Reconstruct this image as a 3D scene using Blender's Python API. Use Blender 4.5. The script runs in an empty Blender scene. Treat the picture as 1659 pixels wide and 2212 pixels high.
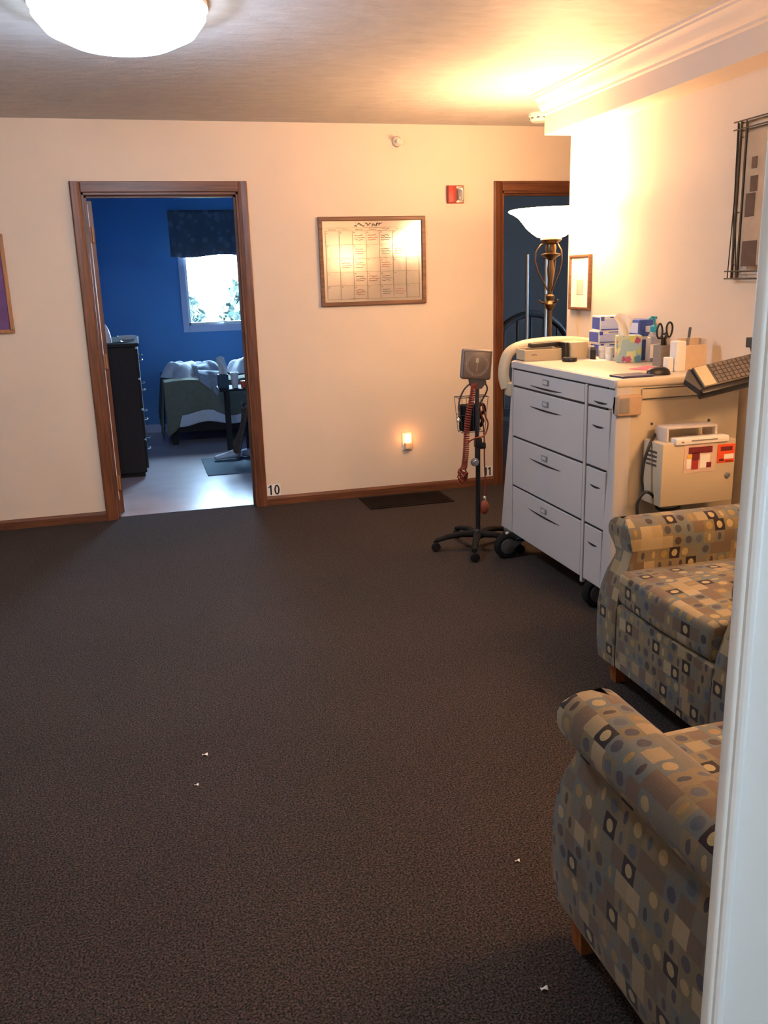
import bpy, bmesh, math, random
from mathutils import Vector, Matrix
random.seed(7)
PI = math.pi
scn = bpy.context.scene
COL = scn.collection

# ------------------------------------------------------------------ materials
def lin(c):
    return tuple(((v/255.0)/12.92 if v/255.0 <= .04045 else ((v/255.0+.055)/1.055)**2.4) for v in c)

def new_mat(name):
    m = bpy.data.materials.new(name); m.use_nodes = True
    nt = m.node_tree; b = nt.nodes['Principled BSDF']
    return m, nt, b

def pm(name, col, rough=.6, metal=0.0, spec=.5, noise=.06, nscale=40, bump=0.0, bscale=200, trans=0.0, ior=1.45, emit=None, estr=0, coat=0, sheen=0):
    """plain painted / plastic / metal surface with a slight mottling and optional bump"""
    m, nt, b = new_mat(name)
    b.inputs['Roughness'].default_value = rough
    b.inputs['Metallic'].default_value = metal
    b.inputs['Specular IOR Level'].default_value = spec
    b.inputs['IOR'].default_value = ior
    b.inputs['Transmission Weight'].default_value = trans
    b.inputs['Coat Weight'].default_value = coat
    b.inputs['Sheen Weight'].default_value = sheen
    tc = nt.nodes.new('ShaderNodeTexCoord')
    nz = nt.nodes.new('ShaderNodeTexNoise'); nz.inputs['Scale'].default_value = nscale; nz.inputs['Detail'].default_value = 4
    nt.links.new(tc.outputs['Object'], nz.inputs['Vector'])
    mx = nt.nodes.new('ShaderNodeMix'); mx.data_type = 'RGBA'
    nt.links.new(nz.outputs['Fac'], mx.inputs[0])
    mx.inputs[6].default_value = (*[max(0, v*(1-noise*2)) for v in col], 1)
    mx.inputs[7].default_value = (*[min(1, v*(1+noise*2)) for v in col], 1)
    nt.links.new(mx.outputs[2], b.inputs['Base Color'])
    if bump > 0:
        n2 = nt.nodes.new('ShaderNodeTexNoise'); n2.inputs['Scale'].default_value = bscale; n2.inputs['Detail'].default_value = 5
        nt.links.new(tc.outputs['Object'], n2.inputs['Vector'])
        bp = nt.nodes.new('ShaderNodeBump'); bp.inputs['Strength'].default_value = bump; bp.inputs['Distance'].default_value = .01
        nt.links.new(n2.outputs['Fac'], bp.inputs['Height']); nt.links.new(bp.outputs['Normal'], b.inputs['Normal'])
    if emit:
        b.inputs['Emission Color'].default_value = (*emit, 1); b.inputs['Emission Strength'].default_value = estr
    return m

def wood(name, c1, c2, rough=.45, axis='Z', scale=14):
    m, nt, b = new_mat(name)
    b.inputs['Roughness'].default_value = rough
    tc = nt.nodes.new('ShaderNodeTexCoord'); mp = nt.nodes.new('ShaderNodeMapping')
    s = {'Z': (6, 6, .35), 'X': (.35, 6, 6), 'Y': (6, .35, 6)}[axis]
    mp.inputs['Scale'].default_value = s
    nt.links.new(tc.outputs['Object'], mp.inputs['Vector'])
    nz = nt.nodes.new('ShaderNodeTexNoise'); nz.inputs['Scale'].default_value = scale; nz.inputs['Detail'].default_value = 8
    nt.links.new(mp.outputs['Vector'], nz.inputs['Vector'])
    cr = nt.nodes.new('ShaderNodeValToRGB')
    cr.color_ramp.elements[0].position = .35; cr.color_ramp.elements[0].color = (*c1, 1)
    cr.color_ramp.elements[1].position = .65; cr.color_ramp.elements[1].color = (*c2, 1)
    nt.links.new(nz.outputs['Fac'], cr.inputs['Fac']); nt.links.new(cr.outputs['Color'], b.inputs['Base Color'])
    bp = nt.nodes.new('ShaderNodeBump'); bp.inputs['Strength'].default_value = .08
    nt.links.new(nz.outputs['Fac'], bp.inputs['Height']); nt.links.new(bp.outputs['Normal'], b.inputs['Normal'])
    return m

def carpet_mat():
    m, nt, b = new_mat('carpet'); b.inputs['Roughness'].default_value = .95; b.inputs['Specular IOR Level'].default_value = .12
    tc = nt.nodes.new('ShaderNodeTexCoord')
    vo = nt.nodes.new('ShaderNodeTexVoronoi'); vo.inputs['Scale'].default_value = 240
    nt.links.new(tc.outputs['Object'], vo.inputs['Vector'])
    n1 = nt.nodes.new('ShaderNodeTexNoise'); n1.inputs['Scale'].default_value = 190; n1.inputs['Detail'].default_value = 3
    nt.links.new(tc.outputs['Object'], n1.inputs['Vector'])
    n2 = nt.nodes.new('ShaderNodeTexNoise'); n2.inputs['Scale'].default_value = 1.6; n2.inputs['Detail'].default_value = 3
    nt.links.new(tc.outputs['Object'], n2.inputs['Vector'])
    cr = nt.nodes.new('ShaderNodeValToRGB'); e = cr.color_ramp.elements
    e[0].position = .36; e[0].color = (.017, .0110, .0090, 1); e[1].position = .50; e[1].color = (.060, .036, .029, 1)
    k = e.new(.66); k.color = (.118, .080, .064, 1)
    nt.links.new(n1.outputs['Fac'], cr.inputs['Fac'])
    mx = nt.nodes.new('ShaderNodeMix'); mx.data_type = 'RGBA'; mx.blend_type = 'MULTIPLY'; mx.inputs[0].default_value = .5
    nt.links.new(cr.outputs['Color'], mx.inputs[6]); nt.links.new(vo.outputs['Color'], mx.inputs[7])
    hs = nt.nodes.new('ShaderNodeHueSaturation'); hs.inputs['Saturation'].default_value = .62; hs.inputs['Value'].default_value = 1.0
    nt.links.new(mx.outputs[2], hs.inputs['Color'])
    m2 = nt.nodes.new('ShaderNodeMix'); m2.data_type = 'RGBA'; m2.blend_type = 'MULTIPLY'; m2.inputs[0].default_value = .3
    nt.links.new(hs.outputs['Color'], m2.inputs[6]); nt.links.new(n2.outputs['Fac'], m2.inputs[7])
    nt.links.new(m2.outputs[2], b.inputs['Base Color'])
    bp = nt.nodes.new('ShaderNodeBump'); bp.inputs['Strength'].default_value = .5; bp.inputs['Distance'].default_value = .005
    nt.links.new(n1.outputs['Fac'], bp.inputs['Height']); nt.links.new(bp.outputs['Normal'], b.inputs['Normal'])
    return m

def ceiling_mat():
    m, nt, b = new_mat('ceiling_texture'); b.inputs['Roughness'].default_value = .55; b.inputs['Specular IOR Level'].default_value = .35
    tc = nt.nodes.new('ShaderNodeTexCoord'); mp = nt.nodes.new('ShaderNodeMapping'); mp.inputs['Scale'].default_value = (1, 2.2, 1)
    nt.links.new(tc.outputs['Object'], mp.inputs['Vector'])
    nz = nt.nodes.new('ShaderNodeTexNoise'); nz.inputs['Scale'].default_value = 7; nz.inputs['Detail'].default_value = 7; nz.inputs['Roughness'].default_value = .65
    nt.links.new(mp.outputs['Vector'], nz.inputs['Vector'])
    cr = nt.nodes.new('ShaderNodeValToRGB'); cr.color_ramp.elements[0].position = .3; cr.color_ramp.elements[0].color = (.40, .395, .40, 1)
    cr.color_ramp.elements[1].position = .7; cr.color_ramp.elements[1].color = (.50, .495, .50, 1)
    nt.links.new(nz.outputs['Fac'], cr.inputs['Fac']); nt.links.new(cr.outputs['Color'], b.inputs['Base Color'])
    bp = nt.nodes.new('ShaderNodeBump'); bp.inputs['Strength'].default_value = .35; bp.inputs['Distance'].default_value = .02
    nt.links.new(nz.outputs['Fac'], bp.inputs['Height']); nt.links.new(bp.outputs['Normal'], b.inputs['Normal'])
    return m

def fabric_mat():
    m, nt, b = new_mat('patterned_upholstery'); b.inputs['Roughness'].default_value = .85; b.inputs['Specular IOR Level'].default_value = .2
    b.inputs['Sheen Weight'].default_value = .15
    N = nt.nodes.new; L = nt.links.new
    def mth(op, a, c=None):
        n = N('ShaderNodeMath'); n.operation = op
        for i, v in enumerate((a, c)):
            if v is None: continue
            if isinstance(v, (int, float)): n.inputs[i].default_value = v
            else: L(v, n.inputs[i])
        return n.outputs[0]
    uv = N('ShaderNodeUVMap'); uv.uv_map = 'UVMap'
    sp = N('ShaderNodeSeparateXYZ'); L(uv.outputs[0], sp.inputs[0])
    u = mth('MULTIPLY', sp.outputs[0], 1/.042); v = mth('MULTIPLY', sp.outputs[1], 1/.043)
    row = mth('FLOOR', v)
    w1 = N('ShaderNodeTexWhiteNoise'); w1.noise_dimensions = '1D'; L(row, w1.inputs['W'])
    u2 = mth('ADD', u, mth('MULTIPLY', w1.outputs['Value'], 9.7))
    col = mth('FLOOR', u2)
    fu = mth('SUBTRACT', mth('FRACT', u2), .5); fv = mth('SUBTRACT', mth('FRACT', v), .5)
    cb = N('ShaderNodeCombineXYZ'); L(col, cb.inputs[0]); L(row, cb.inputs[1])
    w2 = N('ShaderNodeTexWhiteNoise'); w2.noise_dimensions = '2D'; L(cb.outputs[0], w2.inputs['Vector'])
    # every fifth-ish cell is a dark square, the rest draw from the random value
    r3 = mth('FLOORED_MODULO', row, 3.0); c4 = mth('FLOORED_MODULO', col, 4.0)
    A_ = mth('MULTIPLY', mth('LESS_THAN', r3, .5), mth('LESS_THAN', c4, .5))
    B_ = mth('MULTIPLY', mth('MULTIPLY', mth('GREATER_THAN', r3, 1.5), mth('GREATER_THAN', c4, 2.5)), mth('LESS_THAN', w2.outputs['Value'], .15))
    dark = mth('MAXIMUM', mth('MULTIPLY', A_, mth('LESS_THAN', w2.outputs['Value'], .8)), B_)
    r = w2.outputs['Value']; sc = N('ShaderNodeSeparateColor'); L(w2.outputs['Color'], sc.inputs[0])
    def ramp(fac, stops):
        n = N('ShaderNodeValToRGB'); n.color_ramp.interpolation = 'CONSTANT'
        el = n.color_ramp.elements
        el[0].position = stops[0][0]; el[0].color = (*stops[0][1], 1)
        el[1].position = stops[1][0]; el[1].color = (*stops[1][1], 1)
        for p, c in stops[2:]:
            k = el.new(p); k.color = (*c, 1)
        L(fac, n.inputs[0]); return n.outputs[0]
    base = ramp(sc.outputs[0], [(0, (0.194, 0.162, 0.100)), (.20, (0.144, 0.162, 0.159)), (.40, (0.231, 0.186, 0.117)), (.58, (0.178, 0.165, 0.133)), (.74, (0.342, 0.275, 0.170)), (.82, (0.163, 0.120, 0.089)), (.94, (0.389, 0.318, 0.211))])
    inner = ramp(sc.outputs[1], [(0, (0.074, 0.069, 0.089)), (.3, (0.407, 0.318, 0.178)), (.52, (0.102, 0.117, 0.146)), (.7, (0.315, 0.224, 0.100)), (.86, (0.067, 0.048, 0.045))])
    # ellipse half widths
    a = mth('ADD', mth('MULTIPLY', mth('GREATER_THAN', r, .36), -.15), .31)
    bb = .33
    du = mth('DIVIDE', fu, a); dv = mth('DIVIDE', fv, bb)
    d = mth('SQRT', mth('ADD', mth('MULTIPLY', du, du), mth('MULTIPLY', dv, dv)))
    mask = mth('MULTIPLY', mth('LESS_THAN', d, 1.0), mth('LESS_THAN', r, .62))
    def mix(f, A, B):
        n = N('ShaderNodeMix'); n.data_type = 'RGBA'
        L(f, n.inputs[0])
        for i, q in ((6, A), (7, B)):
            if isinstance(q, tuple): n.inputs[i].default_value = (*q, 1)
            else: L(q, n.inputs[i])
        return n.outputs[2]
    c1 = mix(mask, base, inner)
    d2 = mth('SQRT', mth('ADD', mth('MULTIPLY', mth('DIVIDE', fu, .27), mth('DIVIDE', fu, .27)), mth('MULTIPLY', mth('DIVIDE', fv, .31), mth('DIVIDE', fv, .31))))
    c2 = mix(mth('LESS_THAN', d2, 1.0), (.024, .014, .016), (.42, .35, .20))
    c3 = mix(dark, c1, c2)
    tc = N('ShaderNodeTexCoord'); nz = N('ShaderNodeTexNoise'); nz.inputs['Scale'].default_value = 300; L(tc.outputs['Object'], nz.inputs['Vector'])
    mm = N('ShaderNodeMix'); mm.data_type = 'RGBA'; mm.blend_type = 'MULTIPLY'; mm.inputs[0].default_value = .35
    L(c3, mm.inputs[6]); L(nz.outputs['Fac'], mm.inputs[7]); 
    hs = N('ShaderNodeHueSaturation'); hs.inputs['Value'].default_value = .88; hs.inputs['Saturation'].default_value = 1.08; L(mm.outputs[2], hs.inputs['Color'])
    L(hs.outputs[0], b.inputs['Base Color'])
    bp = N('ShaderNodeBump'); bp.inputs['Strength'].default_value = .15; bp.inputs['Distance'].default_value = .003
    L(nz.outputs['Fac'], bp.inputs['Height']); L(bp.outputs['Normal'], b.inputs['Normal'])
    return m

def spots_mat(name, base, cols, scale, thresh=.35, pale=None):
    """round petalled blossoms over patches of pale colour"""
    m, nt, b = new_mat(name); b.inputs['Roughness'].default_value = .6
    N = nt.nodes.new; L = nt.links.new
    tc = N('ShaderNodeTexCoord'); vo = N('ShaderNodeTexVoronoi'); vo.inputs['Scale'].default_value = scale
    L(tc.outputs['Object'], vo.inputs['Vector'])
    sc = N('ShaderNodeSeparateColor'); L(vo.outputs['Color'], sc.inputs[0])
    def ramp(f, cs):
        n = N('ShaderNodeValToRGB'); n.color_ramp.interpolation = 'CONSTANT'; el = n.color_ramp.elements
        for i, c in enumerate(cs):
            k = el[i] if i < 2 else el.new(i/len(cs))
            k.position = i/len(cs); k.color = (*c, 1)
        L(f, n.inputs[0]); return n.outputs[0]
    v2 = N('ShaderNodeTexVoronoi'); v2.inputs['Scale'].default_value = scale*.8; L(tc.outputs['Object'], v2.inputs['Vector'])
    s2 = N('ShaderNodeSeparateColor'); L(v2.outputs['Color'], s2.inputs[0])
    bg_ = ramp(s2.outputs[1], pale or [base, base])
    wv = N('ShaderNodeTexNoise'); wv.inputs['Scale'].default_value = scale*9; wv.inputs['Detail'].default_value = 1
    L(tc.outputs['Object'], wv.inputs['Vector'])
    ad = N('ShaderNodeMath'); ad.operation = 'MULTIPLY_ADD'; L(wv.outputs['Fac'], ad.inputs[0]); ad.inputs[1].default_value = .5; L(vo.outputs['Distance'], ad.inputs[2])
    lt = N('ShaderNodeMath'); lt.operation = 'LESS_THAN'; lt.inputs[1].default_value = thresh+.25; L(ad.outputs[0], lt.inputs[0])
    mx = N('ShaderNodeMix'); mx.data_type = 'RGBA'; L(lt.outputs[0], mx.inputs[0]); L(bg_, mx.inputs[6]); L(ramp(sc.outputs[0], cols), mx.inputs[7])
    L(mx.outputs[2], b.inputs['Base Color'])
    return m

M = {}
M['wall'] = pm('warm_white_wall', (.66, .57, .475), .75, noise=.02, nscale=3, bump=.06, bscale=90, spec=.25)
M['wall_blue'] = pm('blue_wall', (.115, .31, .62), .7, noise=.03, nscale=3, bump=.05, bscale=90, spec=.25)
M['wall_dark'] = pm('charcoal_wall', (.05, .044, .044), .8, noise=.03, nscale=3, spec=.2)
M['wall_cool'] = pm('pale_grey_wall', (.6, .62, .62), .7, noise=.02, nscale=3)
M['ceiling'] = ceiling_mat()
M['carpet'] = carpet_mat()
M['vinyl'] = pm('vinyl_floor', (.46, .40, .42), .28, noise=.12, nscale=5, spec=.5)
M['trim_wood'] = wood('oak_trim', lin((84, 48, 29)), lin((116, 70, 44)), .42, 'Z')
M['trim_wood_x'] = wood('oak_trim_across', lin((80, 47, 30)), lin((112, 69, 44)), .42, 'X')
M['white_paint'] = pm('white_gloss_paint', (.74, .77, .76), .35, noise=.02, nscale=6)
M['soffit'] = pm('soffit_paint', (.62, .54, .48), .7, noise=.02, nscale=3)
M['frame_brown'] = wood('brown_picture_frame', lin((96, 64, 46)), lin((122, 84, 62)), .45, 'X', 10)
M['black'] = pm('black_plastic', (.012, .012, .014), .4)
M['black_rough'] = pm('black_rubber', (.012, .012, .013), .85, spec=.15)
M['dark_grey'] = pm('dark_grey_plastic', (.06, .06, .065), .5)
M['mid_grey'] = pm('grey_plastic', (.22, .21, .21), .5)
M['cart_grey'] = pm('cart_drawer_grey', (.50, .49, .50), .45, noise=.02, nscale=6, spec=.3)
M['cart_cream'] = pm('cart_cream', (.50, .43, .32), .45, noise=.02, nscale=6, spec=.3)
M['cart_top'] = pm('cart_worktop', (.60, .52, .42), .4, noise=.02, nscale=6)
M['cream'] = pm('cream_plastic', (.50, .42, .29), .45, noise=.03)
M['chrome'] = pm('chrome', (.75, .76, .78), .15, metal=1, noise=.01)
M['steel'] = pm('brushed_steel', (.5, .5, .52), .35, metal=1)
M['bronze'] = pm('aged_bronze', (.10, .065, .035), .35, metal=.9, noise=.15)
M['white'] = pm('white_plastic', (.75, .74, .72), .45, noise=.02)
M['paper'] = pm('paper', (.78, .77, .74), .8, noise=.03)
M['fabric'] = fabric_mat()
M['orange_wood'] = wood('maple_leg', lin((120, 70, 38)), lin((150, 92, 50)), .4, 'Z')
M['red'] = pm('alarm_red', (.34, .035, .03), .45)
M['coil_red'] = pm('red_orange_tubing', (.22, .032, .018), .45)
M['bulb_red'] = pm('rust_rubber', (.27, .055, .028), .5)
M['blue_print'] = pm('blue_print', (.05, .10, .42), .5)
M['pale_blue'] = pm('pale_blue_print', (.52, .58, .78), .5)
M['teal'] = pm('teal_pump', (.02, .30, .42), .4)
M['pink'] = pm('pink_note', (.90, .12, .22), .7)
M['navy'] = pm('navy_cover', (.05, .05, .12), .4)
M['darkred'] = pm('maroon_print', (.16, .018, .02), .5)
M['orange'] = pm('orange_print', (.75, .09, .02), .5)
M['yellow'] = pm('yellow_print', (.75, .45, .05), .5)
M['clear'] = pm('clear_plastic', (.85, .86, .86), .12, trans=.75, ior=1.3)
_m, _nt, _b = new_mat('window_glass')
_tr = _nt.nodes.new('ShaderNodeBsdfTransparent'); _gl = _nt.nodes.new('ShaderNodeBsdfGlossy'); _gl.inputs['Roughness'].default_value = .02
_fr = _nt.nodes.new('ShaderNodeFresnel'); _fr.inputs['IOR'].default_value = 1.25; _mx = _nt.nodes.new('ShaderNodeMixShader')
_tr.inputs[0].default_value = (.94, .97, .98, 1)
_nt.links.new(_fr.outputs[0], _mx.inputs[0]); _nt.links.new(_tr.outputs[0], _mx.inputs[1]); _nt.links.new(_gl.outputs[0], _mx.inputs[2])
_nt.links.new(_mx.outputs[0], _nt.nodes['Material Output'].inputs['Surface']); M['glass'] = _m
M['dark_wood'] = wood('dark_dresser_wood', (.006, .005, .005), (.011, .009, .008), .75, 'Z')
M['floral'] = spots_mat('floral_print', (.50, .52, .30), [(.36, .06, .14), (.12, .26, .34), (.42, .10, .20), (.48, .52, .16), (.10, .20, .32)], 24, .44, [(.50, .55, .26), (.28, .44, .48), (.42, .50, .40), (.55, .56, .30)])
M['valance'] = spots_mat('valance_print', (.10, .115, .14), [(.17, .19, .24), (.12, .13, .17), (.16, .17, .21)], 14, .4)
M['board'] = pm('whiteboard_calendar', (.34, .285, .23), .17, noise=.05, nscale=4, spec=1.0, ior=1.9, bump=.02, bscale=4)
M['ink'] = pm('dry_marker_ink', (.05, .04, .035), .6)
M['ink_red'] = pm('red_marker_ink', (.40, .08, .05), .6)
M['ink_line'] = pm('calendar_grid_ink', (.11, .08, .055), .6)
M['vent'] = pm('brown_register', (.010, .006, .005), .9, spec=.1)
M['paint_blue'] = pm('painting_blue_purple', (.07, .09, .32), .7, noise=.35, nscale=9)
M['paint_purple'] = pm('painting_purple', (.16, .07, .20), .7, noise=.3, nscale=12)
M['gold_wood'] = wood('honey_frame', lin((150, 100, 60)), lin((180, 128, 82)), .5, 'Z')
M['canvas'] = pm('tan_canvas', (.42, .33, .24), .8, noise=.12, nscale=15)
M['canvas_dark'] = pm('brown_canvas_motif', (.10, .06, .045), .8, noise=.2, nscale=30)
M['olive_blanket'] = pm('olive_blanket', (.17, .18, .13), .95, noise=.12, nscale=25, bump=.2, bscale=60)
M['white_cloth'] = pm('white_linen', (.62, .64, .68), .9, noise=.06, nscale=30, bump=.25, bscale=30)
M['grey_cloth'] = pm('grey_blue_linen', (.30, .34, .40), .9, noise=.15, nscale=30, bump=.25, bscale=30)
M['brown_cloth'] = pm('brown_garment', (.09, .06, .045), .95, noise=.3, nscale=30, bump=.4, bscale=40)
M['mat_teal'] = pm('teal_grey_mat', (.10, .15, .19), .9, noise=.1, nscale=60)
M['leaf'] = pm('hedge_leaf', (.022, .036, .026), .8, noise=.5, nscale=9)
M['ground'] = pm('lawn', (.06, .10, .04), .95, noise=.3, nscale=8)
M['gauge'] = pm('gauge_face', (.17, .115, .085), .3, noise=.05)
M['shade'] = pm('glowing_glass_shade', (.9, .85, .75), .4, emit=(1.0, .58, .28), estr=34)
M['shade_corner'] = pm('glowing_glass_shade_corner', (.9, .85, .75), .4, emit=(1.0, .54, .24), estr=52)
M['dome'] = pm('glowing_ceiling_dome', (.9, .9, .9), .4, emit=(.80, .91, 1.0), estr=14)
M['nightbulb'] = pm('night_light_bulb', (.9, .6, .3), .4, emit=(1.0, .36, .08), estr=10)

# ------------------------------------------------------------------ mesh builder
class MB:
    def __init__(s): s.v = []; s.f = []; s.uv = []
    def add(s, vs, fs, uvs=None):
        o = len(s.v); s.v += [Vector(p) for p in vs]
        for i, f in enumerate(fs):
            s.f.append([o+k for k in f]); s.uv.append(uvs[i] if uvs else None)
        return s
    def box(s, x0, x1, y0, y1, z0, z1, bev=0, mat=None, seg=2):
        bm = bmesh.new()
        r = bmesh.ops.create_cube(bm, size=1)
        for v in r['verts']:
            v.co = Vector(((x0+x1)/2+v.co.x*(x1-x0), (y0+y1)/2+v.co.y*(y1-y0), (z0+z1)/2+v.co.z*(z1-z0)))
        if bev > 0:
            bmesh.ops.bevel(bm, geom=list(bm.edges), offset=bev, segments=seg, affect='EDGES', profile=.5)
        s.bm(bm, mat); return s
    def bm(s, bm, mat=None):
        bm.verts.index_update()
        s.add([(mat @ v.co) if mat else v.co.copy() for v in bm.verts], [[v.index for v in f.verts] for f in bm.faces]); bm.free(); return s
    def tube(s, pts, r, n=8, cap=True, closed=False, flat=None):
        pts = [Vector(p) for p in pts]; m = len(pts); rings = []
        up = Vector((0, 0, 1)); prev = None
        for i, p in enumerate(pts):
            if closed: t = pts[(i+1) % m]-pts[i-1]
            else: t = pts[min(i+1, m-1)]-pts[max(i-1, 0)]
            if t.length < 1e-9: t = Vector((0, 0, 1))
            t.normalize()
            if prev is None:
                a = t.cross(up)
                if a.length < .05: a = t.cross(Vector((1, 0, 0)))
            else: a = prev - t*prev.dot(t)
            a.normalize(); prev = a; b = t.cross(a)
            rr = r[i] if isinstance(r, (list, tuple)) else r
            fl = flat or 1
            rings.append([p+a*math.cos(2*PI*k/n)*rr+b*math.sin(2*PI*k/n)*rr*fl for k in range(n)])
        vs = [q for g in rings for q in g]; fs = []
        for i in range(m if closed else m-1):
            j = (i+1) % m
            for k in range(n): fs.append([i*n+k, i*n+(k+1) % n, j*n+(k+1) % n, j*n+k])
        if cap and not closed:
            fs.append(list(range(n))[::-1]); fs.append([(m-1)*n+k for k in range(n)])
        s.add(vs, fs); return s
    def cyl(s, p0, p1, r0, r1=None, n=20):
        return s.tube([p0, p1], [r0, r0 if r1 is None else r1], n)
    def lathe(s, c, prof, n=32, axis='Z', cap=False):
        vs = []; fs = []; m = len(prof)
        for (r, h) in prof:
            for k in range(n):
                a = 2*PI*k/n
                q = (r*math.cos(a), r*math.sin(a), h)
                if axis == 'X': q = (q[2], q[0], q[1])
                if axis == 'Y': q = (q[0], q[2], q[1])
                vs.append((c[0]+q[0], c[1]+q[1], c[2]+q[2]))
        for i in range(m-1):
            for k in range(n): fs.append([i*n+k, i*n+(k+1) % n, (i+1)*n+(k+1) % n, (i+1)*n+k])
        if cap: fs.append(list(range(n))[::-1]); fs.append([(m-1)*n+k for k in range(n)])
        s.add(vs, fs); return s
    def sphere(s, c, r, n=14, sx=1, sy=1, sz=1):
        prof = [(max(1e-4, math.sin(PI*i/n))*1, -math.cos(PI*i/n)) for i in range(n+1)]
        vs = []; fs = []
        for (q, h) in prof:
            for k in range(n*2):
                a = PI*k/n; vs.append((c[0]+r*sx*q*math.cos(a), c[1]+r*sy*q*math.sin(a), c[2]+r*sz*h))
        for i in range(n):
            for k in range(2*n): fs.append([i*2*n+k, i*2*n+(k+1) % (2*n), (i+1)*2*n+(k+1) % (2*n), (i+1)*2*n+k])
        s.add(vs, fs); return s
    def prism(s, poly, a, b, axis='Z'):
        """extrude a 2D polygon between a and b along axis"""
        n = len(poly); vs = []
        for h in (a, b):
            for (p, q) in poly:
                vs.append({'Z': (p, q, h), 'Y': (p, h, q), 'X': (h, p, q)}[axis])
        fs = [list(range(n))[::-1], [n+k for k in range(n)]]+[[k, (k+1) % n, n+(k+1) % n, n+k] for k in range(n)]
        s.add(vs, fs); return s
    def grid(s, fn, nu, nv):
        vs = [fn(i/nu, j/nv) for j in range(nv+1) for i in range(nu+1)]; w = nu+1
        fs = [[j*w+i, j*w+i+1, (j+1)*w+i+1, (j+1)*w+i] for j in range(nv) for i in range(nu)]
        s.add(vs, fs); return s
    def rot(s, ax, ang, c):
        R = Matrix.Rotation(ang, 4, ax); c = Vector(c)
        s.v = [R @ (p-c)+c for p in s.v]; return s
    def build(s, name, mat, parent=None, smooth=None, off=None):
        me = bpy.data.meshes.new(name)
        o3 = Vector(off) if off else (world_loc(parent) if parent else Vector((0, 0, 0)))
        me.from_pydata([tuple(p-o3) for p in s.v], [], s.f)
        bm = bmesh.new(); bm.from_mesh(me)
        bmesh.ops.recalc_face_normals(bm, faces=bm.faces)
        uvl = bm.loops.layers.uv.new('UVMap'); bm.faces.ensure_lookup_table()
        for i, f in enumerate(bm.faces):
            n = f.normal; u = s.uv[i]
            ax, ay, az = abs(n.x), abs(n.y), abs(n.z)
            if u is not None and len(u) == len(f.loops):
                vm = {vi: q for vi, q in zip(s.f[i], u)}
                for l in f.loops: l[uvl].uv = vm[l.vert.index]
                continue
            for l in f.loops:
                c = l.vert.co
                l[uvl].uv = (c.x, c.y) if az >= ax and az >= ay else ((c.y, c.z) if ax >= ay else (c.x, c.z))
        if smooth is not None:
            for f in bm.faces: f.smooth = True
            for e in bm.edges:
                if len(e.link_faces) == 2 and e.calc_face_angle(0) > math.radians(smooth): e.smooth = False
        bm.to_mesh(me); bm.free()
        me.materials.append(mat)
        ob = bpy.data.objects.new(name, me); COL.objects.link(ob)
        if off is not None and parent is None: ob.location = off
        if parent: ob.parent = parent
        return ob

def world_loc(o):
    p = Vector((0, 0, 0))
    while o is not None:
        p += Vector(o.location); o = o.parent
    return p

def tag(o, label, cat, group=None, kind=None):
    o['label'] = label; o['category'] = cat
    if group: o['group'] = group
    if kind: o['kind'] = kind
    return o
def thing(name, label, cat, loc, group=None):
    o = bpy.data.objects.new(name, None); COL.objects.link(o); o.location = loc
    o.empty_display_size = .05
    return tag(o, label, cat, group)
def single(name, mb, mat, label, cat, loc, group=None, smooth=None):
    o = mb.build(name, mat, None, smooth, off=loc); return tag(o, label, cat, group)
def struct(name, mb, mat, smooth=None):
    o = mb.build(name, mat, None, smooth); o['kind'] = 'structure'; return o
def copy_tree(o, parent=None):
    c = o.copy(); COL.objects.link(c); c.parent = parent
    for ch in list(o.children): copy_tree(ch, c)
    return c
def solid(o, t, off=0):
    m = o.modifiers.new('Solidify', 'SOLIDIFY'); m.thickness = t; m.offset = off; return o
def bevmod(o, w, ang=35, seg=3):
    m = o.modifiers.new('Bevel', 'BEVEL'); m.width = w; m.segments = seg; m.limit_method = 'ANGLE'; m.angle_limit = math.radians(ang); return o
def place(mb, mat): mb.v = [mat @ p for p in mb.v]; return mb

# ------------------------------------------------------------------ the room
YB = 5.86; ZC = 2.446; XR = 2.47; YE = 4.88
struct('floor', MB().box(-1.9, 4.4, -2.4, 5.92, -.05, 0), M['carpet'])
struct('ceiling', MB().box(-1.9, 4.7, -2.4, 9.7, ZC, ZC+.08), M['ceiling'])
# back wall around both doorways
w = MB()
w.box(-1.9, -.262, YB, YB+.12, 0, ZC); w.box(-.262, .677, YB, YB+.12, 2.035, ZC); w.box(.677, 2.462, YB, YB+.12, 0, ZC)
w.box(2.462, 3.38, YB, YB+.12, 2.035, ZC); w.box(3.38, 4.4, YB, YB+.12, 0, ZC)
struct('wall_back', w, M['wall'])
struct('wall_left', MB().box(-1.9, -1.78, -2.4, YB, 0, ZC), M['wall'])
struct('wall_right', MB().prism([(XR, .64), (XR+.12, .64), (XR+.12, YE-.12), (4.4, YE-.12), (4.4, YE), (XR, YE)], 0, ZC), M['wall'])
struct('wall_hall_end', MB().box(4.28, 4.4, YE, YB, 0, ZC), M['wall'])
struct('wall_front', MB().prism([(.505, .5125), (2.59, .5125), (2.59, .62), (.505, .62)], 0, ZC), M['wall_cool'])
struct('wall_behind_camera', MB().box(-1.9, 1.9, -2.4, -2.28, 0, ZC), M['wall_cool'])
struct('wall_entry_right', MB().box(1.78, 1.9, -2.28, .46, 0, ZC), M['wall_cool'])
# white door frame beside the camera
j = MB().box(.3950, .56, .500, .5125, 0, 2.2, .003, seg=3)
j.tube([(.4015, .4985, 0), (.4015, .4985, 2.2)], .0045, 10)
struct('trim_entry', j, M['white_paint'], 30)
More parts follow.
